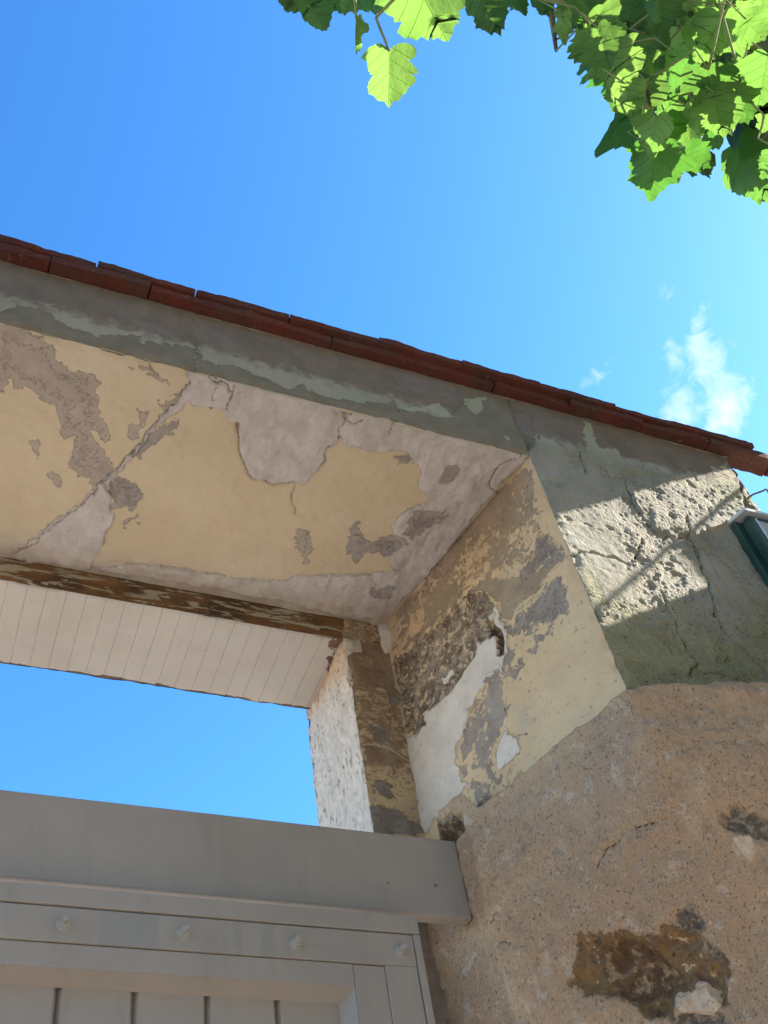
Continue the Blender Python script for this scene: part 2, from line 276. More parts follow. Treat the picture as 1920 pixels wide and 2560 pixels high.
# ------------------------------------------------------------------ helpers: materials
class Mat:
    def __init__(s, name, rough=0.85, spec=0.25):
        s.m = bpy.data.materials.new(name); s.m.use_nodes = True
        s.t = s.m.node_tree; s.t.nodes.clear()
        s.out = s.n('ShaderNodeOutputMaterial'); s.b = s.n('ShaderNodeBsdfPrincipled')
        s.b.inputs['Roughness'].default_value = rough
        s.b.inputs['Specular IOR Level'].default_value = spec
        s.t.links.new(s.b.outputs[0], s.out.inputs[0])
        s.tc = s.n('ShaderNodeTexCoord').outputs['Object']
    def n(s, t, **k):
        n = s.t.nodes.new(t)
        for a, b in k.items(): setattr(n, a, b)
        return n
    def put(s, sock, x):
        if isinstance(x, (int, float)): sock.default_value = x
        elif isinstance(x, (tuple, list)): sock.default_value = tuple(x) + ((1,) if len(x) == 3 and len(sock.default_value) == 4 else ())
        else: s.t.links.new(x, sock)
    def math(s, op, a, b=None, c=None, clamp=False):
        n = s.n('ShaderNodeMath', operation=op); n.use_clamp = clamp
        for i, x in enumerate((a, b, c)):
            if x is not None: s.put(n.inputs[i], x)
        return n.outputs[0]
    def vec(s, scale=(1, 1, 1), rot=(0, 0, 0), src=None):
        n = s.n('ShaderNodeMapping'); s.t.links.new(src or s.tc, n.inputs[0])
        n.inputs['Scale'].default_value = scale; n.inputs['Rotation'].default_value = rot
        return n.outputs[0]
    def noise(s, scale, detail=4, rough=0.55, vec=None, dist=0.0):
        n = s.n('ShaderNodeTexNoise'); n.inputs['Scale'].default_value = scale; n.inputs['Detail'].default_value = detail
        n.inputs['Roughness'].default_value = rough; n.inputs['Distortion'].default_value = dist
        s.t.links.new(vec or s.tc, n.inputs['Vector']); return n.outputs[0]
    def voro(s, scale, vec=None, feature='F1', out='Distance', rand=1.0):
        n = s.n('ShaderNodeTexVoronoi', feature=feature); n.inputs['Scale'].default_value = scale; n.inputs['Randomness'].default_value = rand
        s.t.links.new(vec or s.tc, n.inputs['Vector']); return n.outputs[out]
    def attr(s, name):
        n = s.n('ShaderNodeAttribute'); n.attribute_name = name; return n.outputs['Fac']
    def step(s, x, a, b):
        n = s.n('ShaderNodeMapRange'); n.clamp = True; n.interpolation_type = 'SMOOTHSTEP'
        s.put(n.inputs['Value'], x); n.inputs['From Min'].default_value = a; n.inputs['From Max'].default_value = b
        return n.outputs[0]
    def mix(s, f, a, b, mode='MIX'):
        n = s.n('ShaderNodeMix', data_type='RGBA', blend_type=mode)
        s.put(n.inputs[0], f); s.put(n.inputs[6], a); s.put(n.inputs[7], b); return n.outputs[2]
    def var(s, ca, cb, scale, detail=5, lo=0.35, hi=0.65, vec=None):
        return s.mix(s.step(s.noise(scale, detail, 0.6, vec), lo, hi), ca, cb)
    def done(s, col, h=None, bump=1.0, rough=None):
        s.put(s.b.inputs['Base Color'], col)
        if rough is not None: s.put(s.b.inputs['Roughness'], rough)
        if h is not None:
            bn = s.n('ShaderNodeBump'); bn.inputs['Strength'].default_value = bump; bn.inputs['Distance'].default_value = 1.0
            s.put(bn.inputs['Height'], h); s.t.links.new(bn.outputs[0], s.b.inputs['Normal'])
        return s.m
def pigment(M, base, layers, grain=0.0006, gscale=900, lump=0.002, lscale=35, pits=0.0):
    """old paint: each layer shows where its attribute plus noise is positive, with a ragged edge and a step in height"""
    col = base
    h = M.math('MULTIPLY', M.noise(gscale, 3, 0.6), grain)
    h = M.math('ADD', h, M.math('MULTIPLY', M.noise(lscale, 4, 0.55), lump))
    for L in layers:
        n1 = M.noise(L.get('ns', 60), 6, L.get('nr', 0.6), L.get('vec'), L.get('nd', 0.4))
        v = M.math('ADD', M.attr(L['a']), M.math('MULTIPLY', M.math('SUBTRACT', n1, 0.5), L.get('na', 0.02)))
        v = M.math('ADD', v, L.get('off', 0.0))
        e = L.get('e', 0.0008)
        mk = M.step(v, -e, e)
        if 'op' in L: mk = M.math('MULTIPLY', mk, L['op'])
        col = M.mix(mk, col, L['c'])
        h = M.math('ADD', h, M.math('MULTIPLY', mk, L.get('h', -0.0008)))
    return col, h

# ------------------------------------------------------------------ materials
def mat_soffit():
    M = Mat('flaking_cream_paint', 0.8)
    base = M.var((.485, .385, .265), (.455, .355, .235), 6)
    base = M.mix(M.math('MULTIPLY', M.step(M.noise(230, 3, .7), .55, .75), .22), base, (.36, .29, .22))
    base = M.mix(M.math('MULTIPLY', M.step(M.noise(3.2, 3), .5, .7), .45), base, (.55, .46, .34))
    base = M.mix(M.math('MULTIPLY', M.step(M.noise(140, 4, .7), .62, .72), .25), base, (.36, .28, .2))
    plast = M.var((.46, .40, .37), (.39, .335, .305), 22)
    plast = M.mix(M.math('MULTIPLY', M.step(M.noise(60, 5, .7), .58, .7), .35), plast, (.40, .33, .29))
    plast = M.mix(M.math('MULTIPLY', M.step(M.noise(40, 6, .72, M.vec((1.6, .5, 1), (0, 0, .35))), .54, .62), .4), plast, (.55, .485, .43))
    plast = M.mix(M.math('MULTIPLY', M.step(M.noise(120, 4, .7), .64, .68), .7), plast, (.24, .19, .16))
    mauve = M.var((.36, .29, .24), (.315, .255, .215), 14)
    grey = M.var((.24, .20, .18), (.31, .26, .23), 30)
    col, h = pigment(M, base, [
        dict(a='mauve', c=mauve, ns=66, na=.036, nr=.74, h=-.0018),
        dict(a='mauve', c=mauve, ns=120, nr=.75, na=.12, off=-.019, h=-.0014),
        dict(a='grey', c=grey, ns=110, nr=.75, na=.13, off=-.018, h=-.0014),
        dict(a='fleck', c=mauve, ns=50, na=.155, nr=.74, h=-.0014),
        dict(a='plaster', c=plast, ns=42, na=.022, nr=.68, h=.0018, e=.001),
        dict(a='grey', c=grey, ns=50, na=.052, nr=.72, h=-.0015),
        dict(a='damp', c=M.var((.40, .31, .25), (.52, .43, .35), 30), ns=24, na=.03, e=.012, op=.7, h=0.0),
        dict(a='crack', c=(.20, .14, .10), ns=120, na=.0024, h=-.002, e=.0009)], lump=.0022, lscale=26)
    return M.done(col, h)
def mat_reveal():
    M = Mat('flaking_yellow_paint', 0.8)
    base = M.var((.56, .385, .23), (.52, .345, .20), 8)
    base = M.mix(M.math('MULTIPLY', M.step(M.noise(11, 5), .56, .72), .45), base, (.36, .30, .235))
    tan = M.var((.33, .235, .155), (.26, .185, .125), 16)
    grey = M.var((.235, .172, .138), (.30, .235, .19), 30)
    wht = M.var((.60, .49, .41), (.52, .42, .35), 14)
    wht = M.mix(M.math('MULTIPLY', M.step(M.noise(95, 5, .7), .60, .68), .6), wht, (.36, .29, .24))
    earth = M.mix(M.step(M.noise(46, 6, .72, None, .6), .40, .58), (.115, .07, .045), M.var((.30, .225, .175), (.24, .185, .15), 24))
    earth = M.mix(M.step(M.noise(26, 4, .6), .52, .66), earth, (.155, .098, .062))
    earth = M.mix(M.step(M.noise(50, 7, .74, M.vec((1, 1, 1), (.5, .2, .9)), .6), .545, .56), earth, (.47, .34, .21))
    earth = M.mix(M.step(M.noise(80, 5, .7), .655, .67), earth, (.52, .44, .38))
    col, h = pigment(M, base, [
        dict(a='flake', c=tan, ns=52, na=.21, nr=.72, nd=.7, h=-.001),
        dict(a='speck', c=grey, ns=75, na=.17, nr=.75, nd=.5, h=-.001),
        dict(a='dots', c=tan, ns=120, na=.22, nr=.72, h=-.0008),
        dict(a='grey', c=grey, ns=120, nr=.75, na=.13, off=-.016, h=-.0012),
        dict(a='earth', c=tan, ns=110, nr=.75, na=.16, off=-.016, h=-.0012),
        dict(a='tan', c=tan, ns=42, na=.034, nr=.7, h=-.0016, e=.002),
        dict(a='grey', c=grey, ns=55, na=.085, nr=.76, h=-.0015),
        dict(a='earth', c=earth, ns=42, na=.055, nr=.74, h=-.003, e=.0015),
        dict(a='white', c=wht, ns=46, na=.028, nr=.7, h=.0016, e=.001),
        dict(a='hollow', c=M.var((.12, .075, .045), (.2, .13, .085), 60), ns=60, na=.012, h=-.006, e=.002),
        dict(a='crack', c=(.12, .08, .055), ns=120, na=.002, h=-.002, e=.0006)], lump=.0022, lscale=30, grain=.0007)
    return M.done(col, h)
def mat_front():
    M = Mat('weathered_olive_render', 0.9, .15)
    base = M.var((.36, .33, .26), (.315, .29, .23), 9)
    base = M.mix(M.math('MULTIPLY', M.step(M.noise(5, 4), .5, .68), .55), base, (.29, .24, .185))
    base = M.mix(M.math('MULTIPLY', M.step(M.noise(90, 5, .7), .60, .68), .45), base, (.17, .165, .135))
    base = M.mix(M.math('MULTIPLY', M.step(M.noise(34, 5, .65, M.vec((1, 1, .12))), .50, .66), .35), base, (.21, .18, .135))
    brown_tone = M.var((.175, .115, .08), (.13, .088, .062), 18)
    grey = M.var((.18, .146, .098), (.215, .178, .125), 24)
    moss = M.var((.29, .262, .135), (.22, .205, .10), 20)
    pale = M.var((.345, .32, .215), (.32, .295, .205), 30)
    lime = M.var((.29, .258, .162), (.31, .275, .175), 14)
    col, h = pigment(M, base, [
        dict(a='lime', c=lime, ns=30, nr=.7, na=.09, e=.02, op=.6, h=0),
        dict(a='upper_band', c=brown_tone, ns=34, nr=.68, na=.13, e=.022, op=.8, h=0),  # browner towards the top of the wall, ragged lower edge
        dict(a='grey', c=grey, ns=52, na=.045, nr=.72, h=-.0014),
        dict(a='brown', c=M.var((.22, .165, .135), (.18, .145, .12), 30), ns=50, na=.05, nr=.72, op=.8, h=-.0006),
        dict(a='green', c=moss, ns=16, na=.10, e=.04, op=.8, h=0),
        dict(a='pale', c=pale, ns=55, na=.03, nr=.7, h=.0008),
        dict(a='chip', c=M.var((.34, .25, .19), (.42, .36, .30), 60), ns=60, na=.012, h=-.002),
        dict(a='pock', c=(.075, .07, .05), ns=150, na=.055, nr=.6, h=-.0012, vec=M.vec((1, 1, 1.6))),
        dict(a='crack', c=(.06, .052, .04), ns=120, na=.0024, h=-.003, e=.0006)], lump=.0015, lscale=40, grain=.0007)
    w = M.noise(60, 2, .5, None, 0)
    q = M.n('ShaderNodeVectorMath', operation='ADD'); M.t.links.new(M.tc, q.inputs[0])
    sc = M.n('ShaderNodeVectorMath', operation='SCALE'); wn_ = M.n('ShaderNodeTexNoise'); wn_.inputs['Scale'].default_value = 90; M.t.links.new(M.tc, wn_.inputs['Vector'])
    M.t.links.new(wn_.outputs['Color'], sc.inputs[0]); sc.inputs['Scale'].default_value = .010; M.t.links.new(sc.outputs[0], q.inputs[1])
    rd = M.math('ABSOLUTE', M.math('SUBTRACT', M.noise(150, 2, .5, q.outputs[0]), .5))
    st = M.math('ADD', M.math('MULTIPLY', rd, -.010), M.math('MULTIPLY', M.noise(260, 3, .6), .0022))
    h = M.math('ADD', h, M.math('MULTIPLY', st, M.step(M.attr('stucco'), 0, 1)))
    return M.done(col, h)
def mat_rough_base():
    M = Mat('rough_beige_plaster', 0.92, .12)
    base = M.var((0.381, 0.247, 0.152), (0.338, 0.215, 0.134), 5, 6)
    base = M.mix(M.math('MULTIPLY', M.step(M.noise(17, 6, .65), .52, .72), .55), base, (0.429, 0.300, 0.197))
    base = M.mix(M.math('MULTIPLY', M.step(M.noise(9, 6, .6), .62, .70), .7), base, (0.462, 0.340, 0.240))
    n = M.noise(250, 5, .70, M.vec((1, 1, .75), (0, .5, 0)), .3)
    base = M.mix(M.math('MULTIPLY', M.step(n, .565, .63), M.math('ADD', .30, M.math('MULTIPLY', M.step(M.noise(11, 4), .38, .62), .5))), base, (0.183, 0.110, 0.068))
    base = M.mix(M.math('MULTIPLY', M.step(M.noise(70, 4, .6), .66, .70), .7), base, (0.490, 0.357, 0.247))
    base = M.mix(M.math('MULTIPLY', M.step(M.noise(330, 3, .7), .42, .68), .30), base, (0.513, 0.406, 0.303))
    base = M.mix(M.math('MULTIPLY', M.step(M.noise(30, 8, .75, M.vec((1, 1, 1), (0.327, 0.973, 0.112))), .57, .60), .45), base, (0.502, 0.416, 0.337))
    base = M.mix(M.math('MULTIPLY', M.step(M.noise(24, 7, .74), .55, .63), .5), base, (0.230, 0.168, 0.123))
    och = M.mix(M.step(M.noise(52, 7, .74, None, .6), .42, .56), (.235, .135, .058), (.165, .105, .066))
    och = M.mix(M.step(M.noise(55, 5, .7), .60, .66), och, (0.534, 0.367, 0.215))
    och = M.mix(M.step(M.noise(40, 5, .7, M.vec((1, 1, 1), (1, 0, 0))), .60, .66), och, (0.085, 0.044, 0.026))
    drk0 = M.var((0.162, 0.090, 0.052), (0.100, 0.057, 0.033), 40)
    drk = M.mix(M.step(M.noise(62, 7, .75), .5, .6), drk0, M.var((0.284, 0.173, 0.084), (0.360, 0.271, 0.180), 90))
    gry = M.mix(M.step(M.noise(80, 5, .7), .45, .6), (0.113, 0.088, 0.068), (0.266, 0.199, 0.146))
    col, h = pigment(M, base, [
        dict(a='hole', c=och, ns=40, na=.055, nr=.72, h=-.001, e=.002),
        dict(a='dark', c=drk, ns=30, na=.05, h=-.001, e=.008),
        dict(a='grey', c=gry, ns=40, na=.03, h=-.001, e=.003),
        dict(a='white', c=M.var((0.572, 0.430, 0.313), (0.470, 0.340, 0.244), 40), ns=45, na=.024, h=.0008, e=.001),
        dict(a='crack', c=(0.105, 0.063, 0.039), ns=120, na=.0026, h=-.003, e=.0006)], lump=.004, lscale=34, grain=.0014, gscale=420)
    h = M.math('ADD', h, M.math('MULTIPLY', M.step(n, .58, .70), -.0013))
    return M.done(col, h)
def mat_jamb():
    M = Mat('stained_cream_jamb', 0.85)
    base = M.var((0.528, 0.375, 0.217), (0.446, 0.315, 0.189), 12)
    brn = M.var((0.247, 0.158, 0.098), (0.330, 0.225, 0.147), 35)
    gry = M.var((0.198, 0.158, 0.126), (0.264, 0.210, 0.175), 40)
    col, h = pigment(M, base, [
        dict(a='all', c=brn, ns=66, na=.26, nr=.74, nd=.6, h=-.0014, vec=M.vec((1, 1, 1.4))),
        dict(a='brown', c=brn, ns=30, na=.04, h=-.0008, e=.003),
        dict(a='grey', c=gry, ns=45, na=.03, h=-.001),
        dict(a='dark', c=gry, ns=30, na=.03, h=-.001),
        dict(a='cement', c=M.var((0.594, 0.495, 0.378), (0.495, 0.420, 0.329), 40), ns=40, na=.012, h=.003),
        dict(a='crack', c=(0.495, 0.375, 0.266), ns=80, na=.006, h=.003, e=.001)], lump=.003, lscale=40)
    return M.done(col, h)
def mat_white():
    M = Mat('lumpy_white_plaster', 0.9)
    base = M.var((0.592, 0.476, 0.396), (0.528, 0.422, 0.351), 20)
    base = M.mix(M.step(M.math('ADD', M.attr('tint'), M.math('MULTIPLY', M.math('SUBTRACT', M.noise(18, 5), .5), .16)), -.02, .05), base, M.var((0.528, 0.340, 0.216), (0.560, 0.408, 0.300), 30))
    n = M.noise(95, 5, .65, M.vec((1, 1, .5)))
    base = M.mix(M.math('MULTIPLY', M.step(n, .62, .68), .6), base, (0.320, 0.224, 0.162))
    h = M.math('ADD', M.math('MULTIPLY', M.noise(60, 5, .6), .006), M.math('MULTIPLY', M.step(n, .58, .7), -.003))
    return M.done(base, h)
def mat_old_paint_wood():
    M = Mat('flaked_paint_on_wood', 0.75)
    wood = M.mix(M.step(M.noise(26, 5, .6, M.vec((.12, 1, 4))), .35, .65), (.15, .072, .027), (.235, .118, .045))
    wood = M.mix(M.step(M.noise(7, 3, .5), .55, .7), wood, (.075, .045, .025))
    paint = M.var((.40, .33, .235), (.35, .285, .195), 18)
    n = M.noise(52, 6, .7, M.vec((.26, 1, 1.25)), .4)
    at = M.attr('bare')
    v = M.math('ADD', M.math('SUBTRACT', n, .5), at)
    mk = M.step(v, .0, .012)
    col = M.mix(mk, paint, wood)
    h = M.math('ADD', M.math('MULTIPLY', mk, -.0012), M.math('MULTIPLY', M.noise(150, 4, .6, M.vec((.15, 1, 3))), .0006))
    return M.done(col, h)
def mat_boards():
    M = Mat('painted_lath_boards', 0.7)
    sep = M.n('ShaderNodeSeparateXYZ'); M.t.links.new(M.tc, sep.inputs[0])
    wob = M.math('MULTIPLY', M.math('SUBTRACT', M.noise(5, 3), .5), .006)
    u = M.math('ADD', M.math('ADD', sep.outputs[0], wob), M.math('MULTIPLY', sep.outputs[1], -.02))
    fr = M.math('FRACT', M.math('DIVIDE', u, .0385))
    ln = M.step(M.math('ABSOLUTE', M.math('SUBTRACT', fr, .5)), .035, .0)
    col = M.var((0.446, 0.400, 0.352), (0.410, 0.363, 0.316), 8)
    col = M.mix(M.math('MULTIPLY', ln, .16), col, (0.504, 0.466, 0.432))
    stain = M.step(M.noise(26, 4, .6, M.vec((1, .35, 1))), .60, .74)
    col = M.mix(M.math('MULTIPLY', stain, .3), col, (0.302, 0.244, 0.192))
    dots = M.step(M.voro(17, M.vec((1, 1.4, 0))), .045, .028)
    col = M.mix(M.math('MULTIPLY', dots, .7), col, (.16, .10, .07))
    col = M.mix(M.math('MULTIPLY', M.step(M.noise(5, 6, .7), .48, .68), .35), col, (.36, .31, .25))
    n = M.noise(34, 5, .6, M.vec((.45, 1.3, 1)), .3)
    mk = M.step(M.math('ADD', M.attr('bare'), M.math('MULTIPLY', M.math('SUBTRACT', n, .5), .085)), .0, .0014)
    col = M.mix(mk, col, M.var((0.108, 0.070, 0.052), (0.151, 0.089, 0.056), 40))
    h = M.math('ADD', M.math('MULTIPLY', ln, .0011), M.math('MULTIPLY', mk, -.0016))
    h = M.math('ADD', h, M.math('MULTIPLY', M.noise(420, 3, .6, M.vec((1, .12, 1))), .0006))
    return M.done(col, h)
def mat_grey_paint(name='grey_gate_paint', patches=False, warm=0.0):
    M = Mat(name, 0.5, .4)
    col = M.var((0.322, 0.277, 0.241), (0.349, 0.298, 0.256), 7)
    col = M.mix(M.math('MULTIPLY', M.step(M.noise(4, 4, .6), .52, .72), .5), col, (0.338, 0.267, 0.225))
    n = M.noise(48, 5, .65, M.vec((.8, 1, 1)), .5)
    if patches:
        sep = M.n('ShaderNodeSeparateXYZ'); M.t.links.new(M.tc, sep.inputs[0])
        w = M.math('MULTIPLY', M.math('SUBTRACT', M.noise(14, 4), .5), .05)
        for x0, hw in ((.292, .045), (.445, .008), (.490, .010)):
            d = M.math('SUBTRACT', hw, M.math('ABSOLUTE', M.math('ADD', M.math('SUBTRACT', sep.outputs[0], x0), w)))
            col = M.mix(M.math('MULTIPLY', M.step(d, 0, .004), .55), col, (0.243, 0.235, 0.225))
    sx = M.n('ShaderNodeSeparateXYZ'); M.t.links.new(M.tc, sx.inputs[0])
    col = M.mix(M.math('MULTIPLY', M.step(M.noise(22, 6, .7, M.vec((1, 1, .25))), .52, .72), .28), col, (0.200, 0.178, 0.150))
    chip = M.step(M.math('ADD', n, M.math('MULTIPLY', M.step(sx.outputs[0], .70, .86), .085)), .725, .732)
    col = M.mix(chip, col, (0.139, 0.080, 0.054))
    h = M.math('ADD', M.math('MULTIPLY', chip, -.0006), M.math('MULTIPLY', M.noise(260, 3, .6, M.vec((.35, 1, 1))), .00022))
    h = M.math('ADD', h, M.math('MULTIPLY', M.noise(16, 3), .0012))
    return M.done(col, h, rough=M.math('ADD', .42, M.math('MULTIPLY', M.noise(12, 4), .22)))
def mat_tile():
    M = Mat('dirty_terracotta', 0.9, .15)
    col = M.var((0.127, 0.034, 0.022), (0.099, 0.028, 0.018), 14)
    rnd = M.voro(5.3, M.vec((1, 0, 0)), out='Color')
    s = M.n('ShaderNodeSeparateColor'); M.t.links.new(rnd, s.inputs[0])
    col = M.mix(M.math('MULTIPLY', s.outputs[0], .45), col, (0.072, 0.023, 0.018))
    col = M.mix(M.math('MULTIPLY', M.step(M.noise(40, 6, .7), .55, .7), .5), col, (0.050, 0.023, 0.020))
    col = M.mix(M.math('MULTIPLY', M.step(M.noise(60, 4, .6, M.vec((.08, 1, 1))), .64, .72), .5), col, (0.154, 0.088, 0.072))
    col = M.mix(M.math('MULTIPLY', M.step(M.noise(9, 7, .72), .42, .60), .7), col, (.075, .042, .030))
    col = M.mix(M.math('MULTIPLY', M.step(M.noise(70, 5, .7), .60, .66), .6), col, (.17, .105, .075))
    h = M.math('ADD', M.math('MULTIPLY', M.noise(160, 5, .65), .0022), M.math('MULTIPLY', M.noise(30, 4), .003))
    return M.done(col, h)
def mat_mortar():
    M = Mat('dark_mortar', 0.95, .1)
    return M.done(M.var((.14, .10, .08), (.22, .18, .15), 40), M.math('MULTIPLY', M.noise(80, 5, .65), .006))
def mat_plain(name, ca, cb, scale=10, rough=.85, bump=.002, bs=60, spec=.2, metal=0.0):
    M = Mat(name, rough, spec); M.b.inputs['Metallic'].default_value = metal
    return M.done(M.var(ca, cb, scale), M.math('MULTIPLY', M.noise(bs, 4, .6), bump))
def mat_leaf():
    M = Mat('tree_leaf', 0.42, .35)
    uv = M.n('ShaderNodeUVMap'); uv.uv_map = 'leaf'
    sep = M.n('ShaderNodeSeparateXYZ'); M.t.links.new(uv.outputs[0], sep.inputs[0])
    ax = M.math('ABSOLUTE', sep.outputs[0]); y = sep.outputs[1]
    mid = M.step(ax, .012, .004)
    side = M.math('FRACT', M.math('MULTIPLY', M.math('SUBTRACT', y, M.math('MULTIPLY', M.math('POWER', ax, .8), .62)), 4.3))
    side = M.step(M.math('ABSOLUTE', M.math('SUBTRACT', side, .5)), .045, .012)
    vein = M.math('MAXIMUM', mid, side)
    fine = M.voro(22, uv.outputs[0], 'DISTANCE_TO_EDGE')
    fine = M.step(fine, .05, .0)
    at = M.attr('tone')
    col = M.mix(at, (.026, .060, .014), (.05, .085, .018))
    col = M.mix(M.math('MULTIPLY', vein, .35), col, (.12, .17, .05))
    col = M.mix(M.math('MULTIPLY', M.step(M.noise(60, 4), .6, .75), .3), col, (.09, .09, .02))
    tr = M.mix(at, (.065, .20, .022), (.20, .35, .06))
    tr = M.mix(M.math('MULTIPLY', vein, .45), tr, (.10, .22, .025))
    tr = M.mix(M.math('MULTIPLY', fine, .15), tr, (.2, .3, .03))
    h = M.math('ADD', M.math('MULTIPLY', vein, -.0016), M.math('MULTIPLY', M.noise(90, 3), .0016))
    m = M.done(col, h)
    t = M.n('ShaderNodeBsdfTranslucent'); M.put(t.inputs[0], tr)
    bn = [n for n in M.t.nodes if n.type == 'BUMP'][0]; M.t.links.new(bn.outputs[0], t.inputs['Normal'])
    ad = M.n('ShaderNodeMixShader'); ad.inputs[0].default_value = .55
    M.t.links.new(M.b.outputs[0], ad.inputs[1]); M.t.links.new(t.outputs[0], ad.inputs[2]); M.t.links.new(ad.outputs[0], M.out.inputs[0])
    return m
m_soffit, m_reveal, m_front, m_base = mat_soffit(), mat_reveal(), mat_front(), mat_rough_base()
m_jamb, m_white, m_beam, m_board = mat_jamb(), mat_white(), mat_old_paint_wood(), mat_boards()
m_bolt = mat_plain('painted_steel', (.37, .35, .315), (.32, .30, .27), 60, .4, .0004, 200, .5)
m_gate, m_strap = mat_grey_paint(), mat_grey_paint('patched_grey_gate_paint', True)
m_tile, m_mortar, m_leaf = mat_tile(), mat_mortar(), mat_leaf()
m_plain = mat_plain('plain_render', (.42, .35, .27), (.36, .30, .23), 5, bump=.004, bs=40)
m_bark = mat_plain('bark', (.12, .09, .065), (.20, .16, .12), 12, bump=.01, bs=40)
m_stem = mat_plain('green_stem', (.16, .20, .06), (.22, .22, .09), 30)

# ------------------------------------------------------------------ ground
bm = bmesh.new()
vs = [bm.verts.new(p) for p in ((-400, -400, 0), (400, -400, 0), (400, 400, 0), (-400, 400, 0))]
bm.faces.new(vs)
def mat_ground():
    M = Mat('pale_gravel_yard', .95, .1)
    col = M.var((.50, .43, .335), (.42, .355, .27), .8)
    col = M.mix(M.step(M.noise(60, 4, .7), .45, .65), col, (.36, .31, .25))
    return M.done(col, M.math('MULTIPLY', M.voro(45), .01))
g = bm_obj('ground', bm, mat_ground()); g['kind'] = 'structure'
g['label'] = 'pale gravel yard in front of the gateway'

# ------------------------------------------------------------------ the gateway wall
H = 3.311            # soffit height
TOPZ = 3.530         # top of the wall, under the tiles
Y0, Y1, Y2 = 1.0, 1.522, 1.762
XA = 0.972           # front arris of the right jamb
MREV = (0.858 - 0.972) / 0.522
wall = thing('gateway_wall', 'old rendered gateway wall with flaking cream reveal, olive front and red tile coping', 'wall', (0, 0, 0))
ST = 0.003
def rough_edge(P, amp, scale, seed):
    return (fbm(P, scale, 4, seed) - .5) * 2 * amp

# lintel: front face and soffit in one folded sheet
def build_lintel():
    xs = np.concatenate([np.linspace(-2.0, -0.12, 40)[:-1], np.linspace(-0.12, 1.0, int(1.12 / ST))])      # 0..1 parameter later clipped to the jamb
    hf = TOPZ - H
    v = np.concatenate([np.linspace(0, hf, int(hf / ST)), hf + np.linspace(0, Y1 - Y0, int((Y1 - Y0) / ST))[1:]])
    U, Vv = np.meshgrid(xs, v)
    front = Vv <= hf + 1e-9
    y = np.where(front, Y0, Y0 + Vv - hf); z = np.where(front, TOPZ - Vv, H)
    xr = XA + MREV * (y - Y0)
    x = np.where(U > -0.12, -0.12 + (U + 0.12) / 1.12 * (xr + 0.12), U)
    P = np.stack([x, y, z], -1)
    Wp = P + np.stack([(fbm(P, 40, 4, 3) - .5), (fbm(P, 40, 4, 4) - .5), (fbm(P, 40, 4, 5) - .5)], -1) * .022
    A = {}
    sx, sy = Wp[..., 0], Wp[..., 1] if False else np.where(front, -9, Wp[..., 1])
    for k in ('mauve', 'plaster', 'grey'): A[k] = np.where(front, -.2, sdf(SOF['p_' + k], Wp[..., 0], np.where(front, -9, Wp[..., 1])))
    A['plaster'] = np.maximum(A['plaster'], np.where(front, -.2, -.006 - (y - Y0) * .6))
    cr = ldist(SOF['l_crack'], Wp[..., 0], np.where(front, -9, Wp[..., 1]))
    A['damp'] = np.where(front, -.2, np.maximum(sm(y, Y1 - .10, Y1 - .02) * .03 - .018, -.2))
    fz = (x - .15) * 0
    A['fleck'] = np.where(front, -.2, -.055 + .02 * sm(x, .55, .9) - .02 * sm(y, 1.0, 1.3))
    gz = sdf(FRO['p_grey'], Wp[..., 0], np.where(front, Wp[..., 2], 99))
    A['grey'] = np.where(front, gz, A['grey'])
    for k in ('brown', 'pale'): A[k] = np.where(front, sdf(FRO['p_' + k], Wp[..., 0], np.where(front, Wp[..., 2], 99)), -.2)
    A['upper_band'] = np.where(front, (z - (TOPZ - .13)), -.2)
    A['lime'] = np.where(front, .06 - np.abs(z - (H + .075)), -.2)
    for k in ('green', 'chip', 'pock'): A[k] = np.full(x.shape, -.2)
    A['pock'] = np.where(front, -.016, -.2); A['stucco'] = np.full(x.shape, .12)
    crf = ldist(FRO['l_crack'], Wp[..., 0], np.where(front, Wp[..., 2], 99))
    A['crack'] = np.where(front, .0007 - crf, .0008 - cr)
    N = frames(P); N = -N if N[5, 5, 1] > 0 else N
    d = (fbm(P, 9, 4, 21) - .5) * .008 + (fbm(P, 55, 3, 22) - .5) * .0025
    pl = np.where(front, 0, sm(A['plaster'], -.001, .0025))
    d = d + pl * (.0050 + (fbm(P, 26, 4, 31) - .5) * .010 + (fbm(P * np.array([1, .35, 1]), 60, 3, 33) - .5) * .006)
    d = d - .004 * sm(.003 - cr, 0, .003) * (~front)
    ed = np.abs(Vv - hf)                                              # distance to the front arris
    d = d - sm(.02 - ed, 0, .02) * (.002 + .020 * np.maximum(0, fbm(P, 30, 4, 41) - .45) + .05 * np.maximum(0, fbm(P, 9, 3, 43) - .58))
    P = P + N * d[..., None]
    xm = U[:-1, :-1]; mi = np.where(front[1:, 1:], 0, 1)
    yb = Y1
    ex = [[(-2, yb, H), (.97, yb, H), (.97, yb, TOPZ), (-2, yb, TOPZ)], [(-2, Y0, TOPZ), (-2, yb, TOPZ), (.97, yb, TOPZ), (.97, Y0, TOPZ)]]
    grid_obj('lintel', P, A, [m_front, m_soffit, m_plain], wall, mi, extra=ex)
build_lintel()

